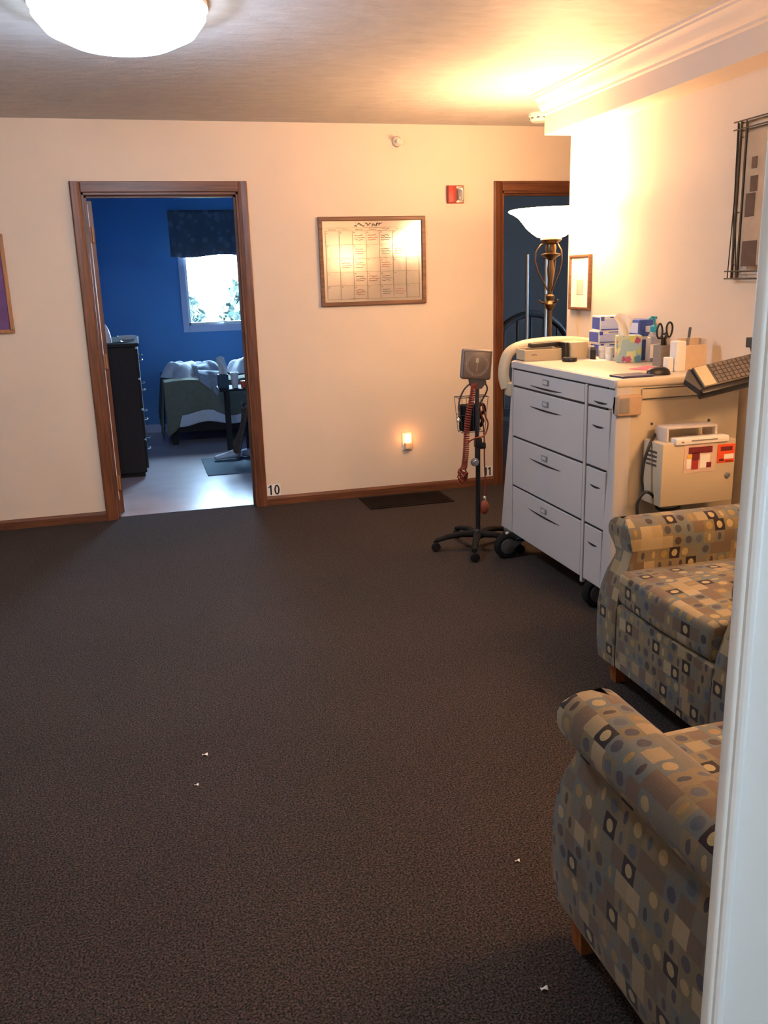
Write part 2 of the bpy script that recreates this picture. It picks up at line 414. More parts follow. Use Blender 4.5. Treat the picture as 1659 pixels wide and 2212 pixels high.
# soffit beam and its crown moulding
struct('trim_soffit', MB().box(2.305, XR, .64, YE, 2.235, ZC), M['soffit'])
crown = [(2.225, ZC), (2.228, ZC-.012), (2.238, ZC-.016), (2.240, ZC-.026), (2.252, ZC-.036), (2.262, ZC-.052), (2.268, ZC-.070), (2.280, ZC-.084), (2.294, ZC-.092), (2.296, ZC-.104), (2.305, ZC-.111), (2.305, ZC)]
struct('trim_crown', MB().prism(crown, .64, YE, 'Y'), M['soffit'], 25)
# baseboards
def baseb(x0, x1): 
    return MB().prism([(YB, 0), (YB-.016, 0), (YB-.016, .046), (YB-.012, .058), (YB, .062)], x0, x1, 'X')
struct('baseboard_back_left', baseb(-1.78, -.322), M['trim_wood_x'])
struct('baseboard_back_middle', baseb(.735, 2.40), M['trim_wood_x'])
struct('baseboard_right', MB().box(XR-.014, XR, .64, YE, 0, .06, .003), M['trim_wood_x'])

def doorframe(name, xo0, xi0, xi1, xo1):
    """casing boards on the room side, jambs through the wall, stop"""
    e = bpy.data.objects.new(name, None); COL.objects.link(e); e['kind'] = 'structure'; e.location = ((xi0+xi1)/2, YB, 0)
    for n_, b_, m_ in (('casing_left', MB().prism([(xo0, YB-.018), (xo0+.008, YB-.022), (xi0-.02, YB-.016), (xi0, YB-.008), (xi0, YB), (xo0, YB)], 0, 2.098, 'Z'), 'trim_wood'),
                       ('casing_right', MB().prism([(xi1, YB), (xi1, YB-.008), (xi1+.02, YB-.016), (xo1-.008, YB-.022), (xo1, YB-.018), (xo1, YB)], 0, 2.098, 'Z'), 'trim_wood'),
                       ('casing_head', MB().box(xi0, xi1, YB-.018, YB, 2.035, 2.098, .004), 'trim_wood_x'),
                       ('jamb_left', MB().box(xi0, xi0+.014, YB-.004, YB+.125, 0, 2.035, .001).box(xi0+.014, xi0+.026, YB+.05, YB+.085, 0, 2.02), 'trim_wood'),
                       ('jamb_right', MB().box(xi1-.014, xi1, YB-.004, YB+.125, 0, 2.035, .001).box(xi1-.026, xi1-.014, YB+.05, YB+.085, 0, 2.02), 'trim_wood'),
                       ('jamb_head', MB().box(xi0, xi1, YB-.004, YB+.125, 2.021, 2.035, .001).box(xi0+.014, xi1-.014, YB+.05, YB+.085, 2.009, 2.021), 'trim_wood_x')):
        b_.build(n_, M[m_], e)
    return e
d1 = doorframe('door_1', -.323, -.262, .677, .735)
d2 = doorframe('door_2', 2.400, 2.462, 3.38, 3.445)
# open door leaf swung into the blue room, seen edge on
lf = MB().box(-.246, -.210, 6.0, 6.87, .01, 2.0, .002).rot('Z', math.radians(2.2), (-.228, 6.0, 0))
leaf = lf.build('door_leaf', M['trim_wood'], d1)
MB().box(-.2385, -.2340, 5.990, 5.999, .1, 1.98).build('gap_light_strip', M['paper'], d1)  # pale strip standing in for light through the hinge-side gap
for z in (.22, 1.02, 1.80):
    MB().box(-.252, -.218, 5.972, 5.999, z-.045, z+.045, .002).cyl((-.222, 5.972, z-.048), (-.222, 5.972, z+.048), .006).build('hinge', M['gold_wood'], d1)

# ------------------------------------------------------------------ blue bedroom
struct('floor_bedroom', MB().box(-.7, 2.3, 5.92, 9.6, -.05, 0.0), M['vinyl'])
wx0, wx1, wz0, wz1 = .505, 1.17, 1.085, 2.12; YW = 9.48
wb = MB().box(-.7, wx0, YW, YW+.14, 0, ZC).box(wx1, 2.3, YW, YW+.14, 0, ZC).box(wx0, wx1, YW, YW+.14, 0, wz0).box(wx0, wx1, YW, YW+.14, wz1, ZC)
struct('wall_bedroom_back', wb, M['wall_blue'])
struct('wall_bedroom_left', MB().box(-.7, -.58, YB+.12, YW, 0, ZC), M['wall_blue'])
struct('wall_bedroom_right', MB().box(2.18, 2.3, YB+.12, YW, 0, ZC), M['wall_blue'])
struct('wall_bedroom_front', MB().box(-.58, -.262, YB+.12, YB+.13, 0, ZC).box(.677, 2.18, YB+.12, YB+.13, 0, ZC).box(-.262, .677, YB+.12, YB+.13, 2.06, ZC), M['wall_blue'])
struct('baseboard_bedroom', MB().box(-.58, 2.18, YW-.012, YW, 0, .085, .003), M['pale_blue'])
win = bpy.data.objects.new('window_1', None); COL.objects.link(win); win['kind'] = 'structure'; win.location = (.84, YW, wz0)
fr = MB()
fr.box(wx0-.062, wx0, YW-.018, YW, wz0-.068, wz1+.062, .003); fr.box(wx1, wx1+.062, YW-.018, YW, wz0-.068, wz1+.062, .003)
fr.box(wx0, wx1, YW-.018, YW, wz0-.068, wz0, .003); fr.box(wx0, wx1, YW-.018, YW, wz1, wz1+.062, .003)
fr.build('window_casing', M['pale_blue'], win)
sa = MB()
sa.box(wx0, wx0+.022, YW+.0, YW+.10, wz0, wz1, .003); sa.box(wx1-.022, wx1, YW, YW+.10, wz0, wz1, .003); sa.box(wx0, wx1, YW, YW+.10, wz0, wz0+.03, .003); sa.box(wx0, wx1, YW, YW+.10, wz1-.03, wz1, .003)
sa.build('window_sash', M['white'], win)
MB().box(wx0+.02, wx1-.02, YW+.060, YW+.064, wz0+.03, wz1-.03).build('window_pane', M['glass'], win)
MB().box(.86, .90, YW-.012, YW+.02, wz0+.012, wz0+.034, .004).tube([(.88, YW-.01, wz0+.03), (.84, YW-.03, wz0+.035), (.80, YW-.03, wz0+.028)], .005).build('window_crank', M['white'], win)
# outdoors: lawn and hedges seen through the pane
struct('ground_outside', MB().box(-14, 20, 9.7, 45, -.6, -.5), M['ground'])
def bush(cx, cy, r, h, seed):
    rnd = random.Random(seed); b = MB()
    for i in range(900):
        a = rnd.uniform(0, 2*PI); e = math.acos(rnd.uniform(-.3, 1)); k = rnd.uniform(.75, 1.05)
        p = Vector((cx+r*k*math.sin(e)*math.cos(a), cy+r*k*math.sin(e)*math.sin(a), -.5+h*.45+h*.55*k*math.cos(e)))
        n = Vector((rnd.uniform(-1, 1), rnd.uniform(-1, 1), rnd.uniform(-1, 1))).normalized(); t = n.orthogonal().normalized(); q = n.cross(t); s = rnd.uniform(.05, .10)
        b.add([p-t*s, p-q*s*.5, p+t*s, p+q*s*.5], [[0, 1, 2, 3]])
    b.sphere((cx, cy, -.5+h*.45), 1, 10, r*.72, r*.72, h*.42)
    return b
for k, (bx, by, br, bh, lb) in enumerate([(.55, 13.2, .46, 1.95, 'pale green bush outside the bedroom window, left side of the pane'), (1.62, 13.6, .50, 2.10, 'pale green bush outside the bedroom window, right side of the pane'), (.1, 14.6, .7, 1.7, 'green bush outside behind the left window casing')][:2]):
    single('garden_bush', bush(bx, by, br, bh, k), M['leaf'], lb, 'bush', (bx, by, -.5), 'bushes outside the bedroom window')
# valance
def val(u, v):
    x = .377+u*1.0; z = 2.215-v*.445
    d = .012*math.sin(u*46)*v+.018*math.sin(u*17+1)*v
    return (x, YW-.06-d-.015*v, z-.012*math.sin(u*9)*v)
va = MB().grid(val, 90, 12).build('window_valance', M['valance'], None, 60, off=(.88, YW-.06, 2.2)); solid(va, .004)
tag(va, 'dark grey-blue printed valance hanging over the bedroom window', 'valance')
# chest of drawers
dr = thing('chest_of_drawers', 'tall nearly black chest of drawers just inside the blue bedroom', 'dresser', (-.26, 7.65, 0))
MB().box(-.52, -.045, 7.16, 8.24, .04, 1.035, .004).build('body', M['dark_wood'], dr)
MB().box(-.53, -.015, 7.14, 8.26, 1.035, 1.062, .005).build('top', M['dark_wood'], dr)
MB().box(-.50, -.06, 7.2, 8.2, 0, .04).build('plinth', M['dark_wood'], dr)
for i in range(4):
    z0 = .07+i*.24
    f_ = MB().box(-.045, -.027, 7.19, 8.21, z0, z0+.225, .004).build('drawer', M['dark_wood'], dr)
    for yy in (7.42, 7.98):
        MB().tube([(-.027, yy-.04, z0+.125), (-.004, yy-.035, z0+.125), (.002, yy, z0+.125), (-.004, yy+.035, z0+.125), (-.027, yy+.04, z0+.125)], .006, 8).build('handle', M['chrome'], f_)
b = MB().lathe((-.10, 7.45, 1.062), [(.001, .0), (.05, 0), (.07, .02), (.078, .045), (.074, .045), (.064, .02), (.001, .01)], 24)
single('glass_dish', b, M['clear'], 'small clear glass dish on top of the dark chest of drawers', 'dish', (-.10, 7.45, 1.062), smooth=40)
b = MB().lathe((-.262, 7.36, 1.062), [(.001, 0), (.045, 0), (.042, .05), (.03, .10), (.012, .14), (.001, .145)], 20)
single('white_figurine', b, M['white'], 'pale pointed object at the left end of the dresser top, half behind the door leaf', 'ornament', (-.262, 7.36, 1.062), smooth=50)
# bed against the back wall
bed = thing('bed', 'low dark framed bed against the back wall of the blue room', 'bed', (1.15, 9.0, 0))
MB().box(.20, 2.1, 8.56, 9.42, .12, .30, .006).build('bed_frame', M['dark_wood'], bed)
MB().box(.22, 2.08, 8.58, 9.42, .30, .60, .05, seg=4).build('mattress', M['white_cloth'], bed, 50)
for (x, y) in ((.24, 8.62), (2.02, 8.62), (.24, 9.36), (2.02, 9.36)): MB().box(x-.03, x+.03, y-.03, y+.03, 0, .12).build('leg', M['dark_wood'], bed)
def blanket(u, v):
    # v 0 at wall .. 1 hem of the front drop ; u along the bed
    x = .17+u*1.6; zt = .625+.012*math.sin(u*14)+.008*math.sin(v*9)
    top = .86; L_ = v*1.24
    wav = .018*math.sin(u*30)+.014*math.sin(u*13+2)
    drop = .33+.02*math.sin(u*20)
    if u < .12: drop += .20*(1-u/.12)**.8
    if L_ < top: y = 9.42-L_; z = zt
    else:
        k = (L_-top)/(1.24-top); y = 8.545-wav*k-.01; z = zt-.01-drop*k
    if u < .05: x -= 0; 
    return (x, y, z)
bl = MB().grid(blanket, 90, 40)
bl.grid(lambda u, v: (.17-.04*v-.015*math.sin(u*22)*v, 8.535+u*.88, .62-.50*v*(1-.25*u)-.01*math.sin(u*15)*v), 30, 12)
bo = bl.build('blanket', M['olive_blanket'], None, 60, off=(.9, 9.0, .62)); solid(bo, .006)
tag(bo, 'olive blanket draped over the bed with its corner trailing near the floor', 'blanket')
hm = MB().grid(lambda u, v: (.20+u*1.5, 8.538-.012*math.sin(u*30)-.01*v, .31-.02*math.sin(u*20)-.11*v), 70, 6)
ho = hm.build('bed_sheet', M['white_cloth'], None, 60, off=(.9, 8.54, .3)); solid(ho, .004)
tag(ho, 'white sheet hem hanging below the olive blanket', 'sheet')
def pile(cx, cy, sx, sy, z0, h, seed, fold=9):
    rnd = random.Random(seed); ph = [rnd.uniform(0, 6) for _ in range(6)]
    def f(u, v):
        a, c = 2*u-1, 2*v-1; r = min(1, math.sqrt(a*a+c*c))
        z = z0+h*(1-r**4)*(.86+.14*math.sin(fold*.6*a+ph[0]+2*c)*math.cos(fold*.5*c+ph[1]))+.006*math.sin(15*a+ph[2])*math.sin(11*c+ph[3])*(1-r)
        ww = 1+.10*math.sin(5*math.atan2(c, a)+ph[4])
        k = max(abs(a), abs(c))/max(1e-6, math.sqrt(a*a+c*c)) if r > 0 else 1
        k = .5+.5*k
        return (cx+sx*a*ww*k, cy+sy*c*ww*k, max(z0, z))
    return MB().grid(f, 44, 32)
for (cx, cy, sx, sy, z0, h, sd, mt, lb, nm) in [
    (.37, 8.86, .20, .24, .635, .15, 3, 'white_cloth', 'heap of crumpled white linen at the left end of the bed', 'linen_heap'),
    (.58, 8.82, .19, .22, .635, .145, 5, 'grey_cloth', 'grey-blue garment lying over the edge of the bed beside the white linen', 'garment'),
    (.98, 8.95, .17, .20, .635, .15, 9, 'white_cloth', 'folded white bedding at the right end of the bed', 'folded_bedding')]:
    o = pile(cx, cy, sx, sy, z0, h, sd).build(nm, M[mt], None, 60, off=(cx, cy, z0)); tag(o, lb, 'linen')
gd = MB().grid(lambda u, v: (.50+.20*u+.05*v*math.sin(3*u), 8.60-.075*min(1, v*3)-.01*math.sin(u*12), .70-.26*max(0, v-.1)*(1-.55*abs(2*u-1.1))-.02*u), 24, 16)
o = gd.build('jacket_sleeve', M['grey_cloth'], None, 60, off=(.6, 8.54, .6)); solid(o, .008); tag(o, 'grey sleeve hanging down the front of the blanket', 'garment')
# bedside table
tb = thing('bedside_table', 'small dark table standing in front of the bed near the right door jamb', 'table', (.87, 7.95, 0))
MB().box(.625, 1.10, 7.80, 8.15, .572, .592, .006).build('tabletop', M['dark_wood'], tb)
for (x, y) in ((.70, 7.85), (1.05, 7.85), (.70, 8.10), (1.05, 8.10)): MB().box(x-.014, x+.014, y-.014, y+.014, 0, .572, .002).build('leg', M['dark_wood'], tb)
t2 = thing('tissue_box', 'dark teal tissue box with a raised white tissue on the bedside table', 'tissue box', (.675, 7.93, .592))
MB().box(.630, .720, 7.88, 7.98, .592, .715, .003).build('box', pm('teal_box', (.03, .07, .10), .6), t2)
MB().grid(lambda u, v: (.637+.075*u+.01*math.sin(5*v), 7.93+.02*math.sin(6*u+3*v), .712+.165*v*(1-.10*abs(2*u-1))), 12, 12).build('tissue', M['paper'], t2, 60)
single('paper_cup', MB().lathe((.775, 7.90, .592), [(.001, 0), (.026, 0), (.037, .135), (.034, .135), (.024, .005), (.001, .005)], 24), M['white'], 'tall white cup on the bedside table', 'cup', (.775, 7.90, .592), smooth=40)
single('pill_bottle', MB().lathe((.845, 7.88, .592), [(.001, 0), (.02, 0), (.02, .045), (.022, .045), (.022, .06), (.001, .06)], 20), M['orange'], 'small amber bottle on the bedside table right of the white cup', 'bottle', (.845, 7.88, .592), smooth=40)
# side chair with garment
ch = thing('dark_chair', 'dark wooden chair half hidden by the right jamb of the bedroom door', 'chair', (1.02, 7.45, 0))
MB().box(.80, 1.24, 7.24, 7.66, .42, .45, .01).build('seat', M['dark_wood'], ch)
for (x, y) in ((.83, 7.27), (1.21, 7.27), (.83, 7.63), (1.21, 7.63)): MB().box(x-.02, x+.02, y-.02, y+.02, .008, .42, .003).build('leg', M['dark_wood'], ch)
MB().box(1.20, 1.235, 7.25, 7.65, .45, .92, .01).build('backrest', M['dark_wood'], ch)
gm = MB().grid(lambda u, v: (.79-.10*v+.02*math.sin(9*u)+.05*math.sin(3*v)*u, 7.22+.36*u-.02*math.sin(7*v), .50-.42*v*(1-.25*u)+.02*math.sin(11*u)), 26, 22)
o = gm.build('brown_coat', M['brown_cloth'], None, 60, off=(.8, 7.4, .45)); solid(o, .012); tag(o, 'brown coat draped over the dark chair and hanging to the mat', 'coat')
def shoe(cx, cy, ang):
    b = MB(); R = Matrix.Rotation(ang, 4, 'Z')
    prof = [(-.12, .035, .055), (-.09, .038, .075), (-.03, .034, .07), (.03, .038, .05), (.08, .042, .04), (.115, .03, .03)]
    n = 12; vs = []
    for (x, w_, h_) in prof:
        for k in range(n):
            a = 2*PI*k/n; vs.append(R @ Vector((x, w_*math.cos(a), .01+h_/2+h_/2*math.sin(a))))
    vs = [v+Vector((cx, cy, .008)) for v in vs]; fs = []
    for i in range(len(prof)-1):
        for k in range(n): fs.append([i*n+k, i*n+(k+1) % n, (i+1)*n+(k+1) % n, (i+1)*n+k])
    fs += [list(range(n))[::-1], [(len(prof)-1)*n+k for k in range(n)]]
    return b.add(vs, fs)
single('shoe', shoe(.64, 7.60, 3.3), M['white_cloth'], 'pale striped shoe on the mat left of the brown coat', 'shoe', (.64, 7.6, .008), 'shoes on the mat', 50)
single('shoe', shoe(.78, 7.66, 2.2), M['grey_cloth'], 'darker shoe on the mat behind the hanging brown coat', 'shoe', (.78, 7.66, .008), 'shoes on the mat', 50)
single('floor_mat', MB().box(.42, 1.25, 7.0, 7.74, .0, .008, .003), M['mat_teal'], 'blue-grey mat on the bedroom floor inside the doorway', 'mat', (.83, 7.37, 0))

# ------------------------------------------------------------------ dark room behind the second doorway
struct('floor_dark_room', MB().box(2.3, 4.6, 5.92, 9.0, -.05, -.002), M['carpet'])
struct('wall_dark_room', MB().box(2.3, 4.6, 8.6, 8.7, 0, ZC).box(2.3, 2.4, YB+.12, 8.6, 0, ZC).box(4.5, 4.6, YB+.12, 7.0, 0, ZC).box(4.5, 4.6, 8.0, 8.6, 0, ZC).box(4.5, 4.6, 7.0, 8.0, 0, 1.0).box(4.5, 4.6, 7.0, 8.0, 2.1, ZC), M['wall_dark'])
w2 = bpy.data.objects.new('window_added', None); COL.objects.link(w2); w2['kind'] = 'structure'; w2.location = (4.55, 7.5, 1)  # unseen window added so the chrome posts pick up cool light
MB().box(4.49, 4.61, 7.0, 7.03, 1, 2.1).box(4.49, 4.61, 7.97, 8.0, 1, 2.1).box(4.49, 4.61, 7.03, 7.97, 1, 1.03).box(4.49, 4.61, 7.03, 7.97, 2.07, 2.1).build('window_sash', M['white'], w2)
MB().box(4.548, 4.552, 7.03, 7.97, 1.03, 2.07).build('window_pane', M['glass'], w2)
MB().prism([(6.96, 0.96), (7.945, 0.96), (7.945, 2.14), (6.96, 2.14)], 4.492, 4.4995, 'X').build('daylight_stop', M['dark_grey'], w2)  # unseen panel added to hold the dark room's daylight to a slit
hb = thing('headboard', 'dark arched headboard in the unlit room behind the floor lamp', 'bed', (3.10, 6.85, 0))
arc = [(3.14+.37*math.cos(a), 6.85, .80+.37*math.sin(a)) for a in [PI*i/24 for i in range(25)]]
MB().tube([(3.51, 6.85, 0)]+arc+[(2.77, 6.85, 0)], .028, 10).build('arched_rail', M['black'], hb, 40)
for k in range(5):
    x = 2.90+k*.12; MB().cyl((x, 6.85, .35), (x, 6.85, .80+math.sqrt(max(.01, .37**2-(x-3.14)**2))), .010).build('spindle', M['black'], hb, 40)
MB().box(2.77, 3.51, 6.83, 6.87, .33, .40, .004).build('cross_rail', M['black'], hb)
ws = thing('walking_frame', 'pair of tall thin chrome uprights in the dark room, beside the lamp post', 'metal frame', (3.07, 6.6, 0))
for x, zt in ((2.990, 1.64), (3.150, 1.60)):
    MB().cyl((x, 6.6, 0.0), (x, 6.6, zt), .0125, n=14).build('chrome_post', pm('satin_aluminium', (.55, .66, .74), .35, metal=.6), ws, 40)
for z in (.25, .55): MB().cyl((2.99, 6.6, z), (3.15, 6.6, z), .009).build('crossbar', M['chrome'], ws, 40)

# ------------------------------------------------------------------ things on the back wall
# calendar board
X0, X1, Z0, Z1 = 1.178, 1.905, 1.315, 1.880
cb = thing('calendar_board', 'brown framed whiteboard calendar with glare spots on the back wall', 'calendar board', ((X0+X1)/2, YB, (Z0+Z1)/2))
f_ = MB()
f_.box(X0, X1, YB-.022, YB, Z1-.026, Z1, .004); f_.box(X0, X1, YB-.022, YB, Z0, Z0+.026, .004)
f_.box(X0, X0+.026, YB-.022, YB, Z0+.02, Z1-.02, .004); f_.box(X1-.026, X1, YB-.022, YB, Z0+.02, Z1-.02, .004)
f_.build('frame', M['frame_brown'], cb)
ix0, ix1, iz0, iz1 = X0+.026, X1-.026, Z0+.026, Z1-.026
bd = MB().grid(lambda u, v: (ix0+(ix1-ix0)*u, YB-.008-.004*(1-(2*u-1)**2)*(1-(2*v-1)**2), iz0+(iz1-iz0)*v), 20, 16).build('writing_surface', M['board'], cb, 60)
yk = YB-.0135
g_ = MB(); gx0, gx1, gz0, gz1 = ix0+.02, ix1-.02, iz0+.018, iz1-.062
for k in range(8):
    x = gx0+(gx1-gx0)*k/7; g_.box(x-.0008, x+.0008, yk-.0004, yk, gz0, gz1)
for k in range(6):
    z = gz0+(gz1-gz0)*k/5; g_.box(gx0, gx1, yk-.0004, yk, z-.0008, z+.0008)
g_.box(gx0, gx1, yk-.0004, yk, gz1+.018, gz1+.0195)
g_.build('calendar_grid', M['ink_line'], cb)
def scribble(b, x, z, w_, h_, rnd, t=.0012):
    n = max(4, int(w_/.006)); pts = [(x+w_*i/n, yk-.001, z+rnd.uniform(-h_/2, h_/2)) for i in range(n+1)]
    b.tube(pts, t, 4); return b
rnd = random.Random(4)
ti = MB()
for k in range(8): scribble(ti, ix0+.215+k*.024, iz1-.024, .019, .026, rnd, .0018)
ti.build('calendar_title_writing', M['ink'], cb)
for k in range(7):
    s_ = MB(); scribble(s_, gx0+(gx1-gx0)*k/7+.02, gz1+.009, .05, .009, rnd, .0008); s_.build('weekday_writing', M['ink_line'], cb)
for r_ in range(5):
    for c_ in range(7):
        x = gx0+(gx1-gx0)*c_/7; z = gz1-(gz1-gz0)*r_/5
        s_ = MB(); scribble(s_, x+.006, z-.011, .010, .009, rnd, .0009)
        m_ = 'ink' if (r_+c_) % 3 else 'ink_red'
        if (c_ in (2, 4)) or (c_ in (1, 3, 5) and (r_+c_) % 3 == 0):
            for q in range(3): scribble(s_, x+.012, z-.030-q*.014, .055+.012*(q % 2), .006, rnd, .0011)
        s_.build('cell_writing', M[m_], cb)
# fire strobe
st = thing('fire_alarm_strobe', 'small red fire alarm strobe with a clear lens, high on the back wall', 'fire alarm', (2.12, YB, 2.01))
MB().box(2.062, 2.183, YB-.012, YB, 1.957, 2.070, .004).build('back_plate', M['red'], st)
MB().box(2.062, 2.122, YB-.040, YB-.010, 1.960, 2.067, .006).build('horn_housing', M['red'], st, 40)
MB().box(2.126, 2.178, YB-.016, YB-.011, 1.962, 2.065, .001).build('reflector', M['chrome'], st)
ln = MB().box(2.128, 2.176, YB-.045, YB-.016, 1.972, 2.055, .012, seg=3).build('strobe_lens', M['clear'], st, 40); ln['label'] = 'clear faceted lens'
# sidewall sprinkler
sp = thing('sprinkler_head', 'small metal sidewall sprinkler head on the back wall under the ceiling', 'sprinkler', (1.735, YB, 2.329))
MB().lathe((1.725, YB, 2.340), [(.001, -.004), (.03, -.004), (.034, 0)], 24, 'Y').build('escutcheon', M['steel'], sp, 40)
MB().cyl((1.725, YB, 2.34), (1.728, YB-.035, 2.338), .011, .008).tube([(1.716, YB-.03, 2.34), (1.713, YB-.05, 2.338), (1.728, YB-.066, 2.334)], .003).tube([(1.74, YB-.03, 2.34), (1.744, YB-.05, 2.338), (1.728, YB-.066, 2.334)], .003).build('sprinkler_body', M['steel'], sp, 40)
MB().box(1.705, 1.752, YB-.070, YB-.066, 2.315, 2.345, .001).rot('Y', .5, (1.728, YB-.068, 2.33)).build('deflector', M['steel'], sp)
# smoke detector on the ceiling
sd = thing('smoke_detector', 'round white smoke detector on the ceiling beside the soffit end', 'smoke detector', (2.53, 5.42, ZC))
MB().lathe((2.53, 5.42, ZC), [(.001, 0), (.074, 0), (.074, -.014), (.068, -.02), (.064, -.036), (.052, -.048), (.001, -.05)], 36).build('housing', M['white'], sd, 40)
s_ = MB()
for k in range(10):
    a = 2*PI*k/10
    s_.box(-.009, .009, -.0672, -.060, -.033, -.026); q = s_.v[-8:]
    R = Matrix.Rotation(a, 3, 'Z')
    for i, p in enumerate(q): s_.v[len(s_.v)-8+i] = R @ p + Vector((2.53, 5.42, ZC))
s_.build('vent_slots', M['dark_grey'], sd)
# night light in outlet
nl = thing('night_light', 'glowing orange night light plugged into the low outlet on the back wall', 'night light', (1.748, YB, .37))
MB().box(1.713, 1.783, YB-.006, YB, .308, .433, .002).build('outlet_plate', M['white'], nl)
MB().box(1.728, 1.768, YB-.032, YB-.006, .318, .362, .004).build('plug_body', M['cream'], nl)
MB().box(1.726, 1.770, YB-.045, YB-.012, .362, .425, .012, seg=3).build('glowing_shade', M['nightbulb'], nl, 40)
# room number stickers
def sticker(txt, x0, x1, z0, z1, lb, size):
    t = thing('room_number_sticker', lb, 'number sticker', ((x0+x1)/2, YB, (z0+z1)/2), 'white room number stickers above the baseboard')
    MB().box(x0, x1, YB-.0015, YB, z0, z1).build('sticker_plate', M['white'], t)
    n = len(txt); w_ = (x1-x0-.010)/n; t_ = .0105
    for q, c in enumerate(txt):
        a = x0+.005+q*w_; zb, zt = z0+.007, z1-.007; xm = a+w_*.5
        if c == '1':
            d = MB().prism([(xm-t_/2, zb), (xm+t_/2, zb), (xm+t_/2, zt), (xm-t_*.3, zt), (xm-t_*1.6, zt-.013), (xm-t_*1.6, zt-.021), (xm-t_/2, zt-.013)], YB-.0024, YB-.0014, 'Y')
        else:
            ro = w_*.45; hz = (zt-zb)/2; zc = (zb+zt)/2; N_ = 32
            vs = [(xm+(ro-dt)*math.cos(2*PI*k/N_), y_, zc+(hz-dt)*math.sin(2*PI*k/N_)) for (dt, y_) in ((0, YB-.0024), (t_, YB-.0024), (t_, YB-.0014), (0, YB-.0014)) for k in range(N_)]
            d = MB().add(vs, [[r_*N_+k, r_*N_+(k+1) % N_, ((r_+1) % 4)*N_+(k+1) % N_, ((r_+1) % 4)*N_+k] for r_ in range(4) for k in range(N_)])
        d.build('numeral', M['black'], t)
sticker('10', .742, .834, .063, .146, 'white sticker reading 10 beside the bedroom door casing', .08)
sticker('11', 2.325, 2.396, .064, .140, 'white sticker reading 11 beside the right door casing', .08)
# framed picture, far left
lp = thing('framed_painting', 'blue and purple painting in a light wood frame, cut by the left picture edge', 'painting', (-1.02, YB, 1.52))
x0, x1, z0, z1 = -1.31, -.731, 1.228, 1.806
MB().box(x0, x1, YB-.024, YB, z1-.022, z1, .004).box(x0, x1, YB-.024, YB, z0, z0+.022, .004).box(x0, x0+.022, YB-.024, YB, z0+.01, z1-.01, .004).box(x1-.022, x1, YB-.024, YB, z0+.01, z1-.01, .004).build('frame', M['gold_wood'], lp)
MB().box(x0+.02, x1-.02, YB-.012, YB-.002, z0+.02, z1-.02).build('purple_ground', M['paint_purple'], lp)
MB().prism([(x0+.03, z0+.035), (x1-.075, z0+.035), (x1-.085, z0+.20), (x1-.16, z0+.30), (x0+.2, z0+.25), (x0+.03, z0+.33)], YB-.014, YB-.012, 'Y').build('blue_field', M['paint_blue'], lp)
# floor register
rg = thing('floor_register', 'long dark brown floor register in the carpet below the calendar board', 'floor vent', (1.67, 5.65, 0))
MB().box(1.37, 1.96, 5.47, 5.80, 0, .006, .002).build('register_plate', M['vent'], rg)
s_ = MB()
for k in range(26): s_.box(1.395+k*.021, 1.405+k*.021, 5.50, 5.77, .006, .009)
s_.build('louvers', M['vent'], rg)
# lint on the carpet
for (x, y, s, lb) in ((.075, 2.611, .009, 'tiny white scrap on the carpet, left of centre and farthest from the camera'), (.037, 2.439, .006, 'tiny white scrap on the carpet just nearer than the left one'), (.695, 1.406, .008, 'tiny white scrap on the carpet beside the near armchair'), (.813, 1.813, .006, 'tiny white scrap on the carpet in front of the near armchair')):
    b = MB().grid(lambda u, v: (x+(u-.5)*s*2, y+(v-.5)*s, .004+.003*math.sin(5*u)*math.cos(4*v)), 5, 4)
    o = b.build('paper_scrap', M['paper'], None, 60, off=(x, y, 0)); solid(o, .001); tag(o, lb, 'paper scrap', 'tiny scraps on the carpet')

# ------------------------------------------------------------------ things on the right wall
rp = thing('framed_print', 'narrow dark framed print on the right wall under the lamp shade', 'picture', (XR, 4.705, 1.427))
y0, y1, z0, z1 = 4.583, 4.828, 1.275, 1.579
MB().box(XR-.022, XR, y0, y1, z1-.014, z1, .003).box(XR-.022, XR, y0, y1, z0, z0+.014, .003).box(XR-.022, XR, y0, y0+.014, z0+.01, z1-.01, .003).box(XR-.022, XR, y1-.014, y1, z0+.01, z1-.01, .003).build('frame', M['frame_brown'], rp)
MB().box(XR-.010, XR-.004, y0+.012, y1-.012, z0+.012, z1-.012).build('mat_board', M['paper'], rp)
MB().box(XR-.012, XR-.010, 4.665, 4.745, 1.36, 1.44, .0005).build('faded_motif', pm('faded_print', (.55, .47, .42), .8), rp)
wa = thing('wire_wall_art', 'black wire framed wall art with tan canvas, partly behind the entry jamb', 'wall art', (XR, 3.05, 1.74))
w_ = MB(); ya, yb_, za, zb = 2.70, 3.345, 1.432, 2.048
for (X, ins) in ((XR-.006, 0), (XR-.045, .045)):
    for yy in (yb_-ins, yb_-ins-.035, ya+ins, ya+ins+.035): w_.tube([(X, yy, za), (X, yy, zb)], .003, 6)
    for zz in (za, za+.03, zb-.03, zb): w_.tube([(X, ya, zz), (X, yb_, zz)], .003, 6)
for zz in (za, za+.03, za+.055, 1.70, zb-.055, zb-.03, zb):
    for yy in (yb_, ya): w_.tube([(XR-.001, yy, zz), (XR-.045, yy-(.045 if yy == yb_ else -.045), zz)], .0028, 6)
for k in range(3): w_.tube([(XR-.02-.012*k, yb_-.012*k, zb-.002), (XR-.03-.006*math.sin(k), yb_-.02, (za+zb)/2), (XR-.012*k-.01, yb_-.03+.012*k, za+.002)], .0022, 6)
w_.build('wire_frame', M['black'], wa, 40)
MB().box(XR-.040, XR-.030, ya+.06, yb_-.085, za+.05, zb-.05, .003).build('canvas', M['canvas'], wa)
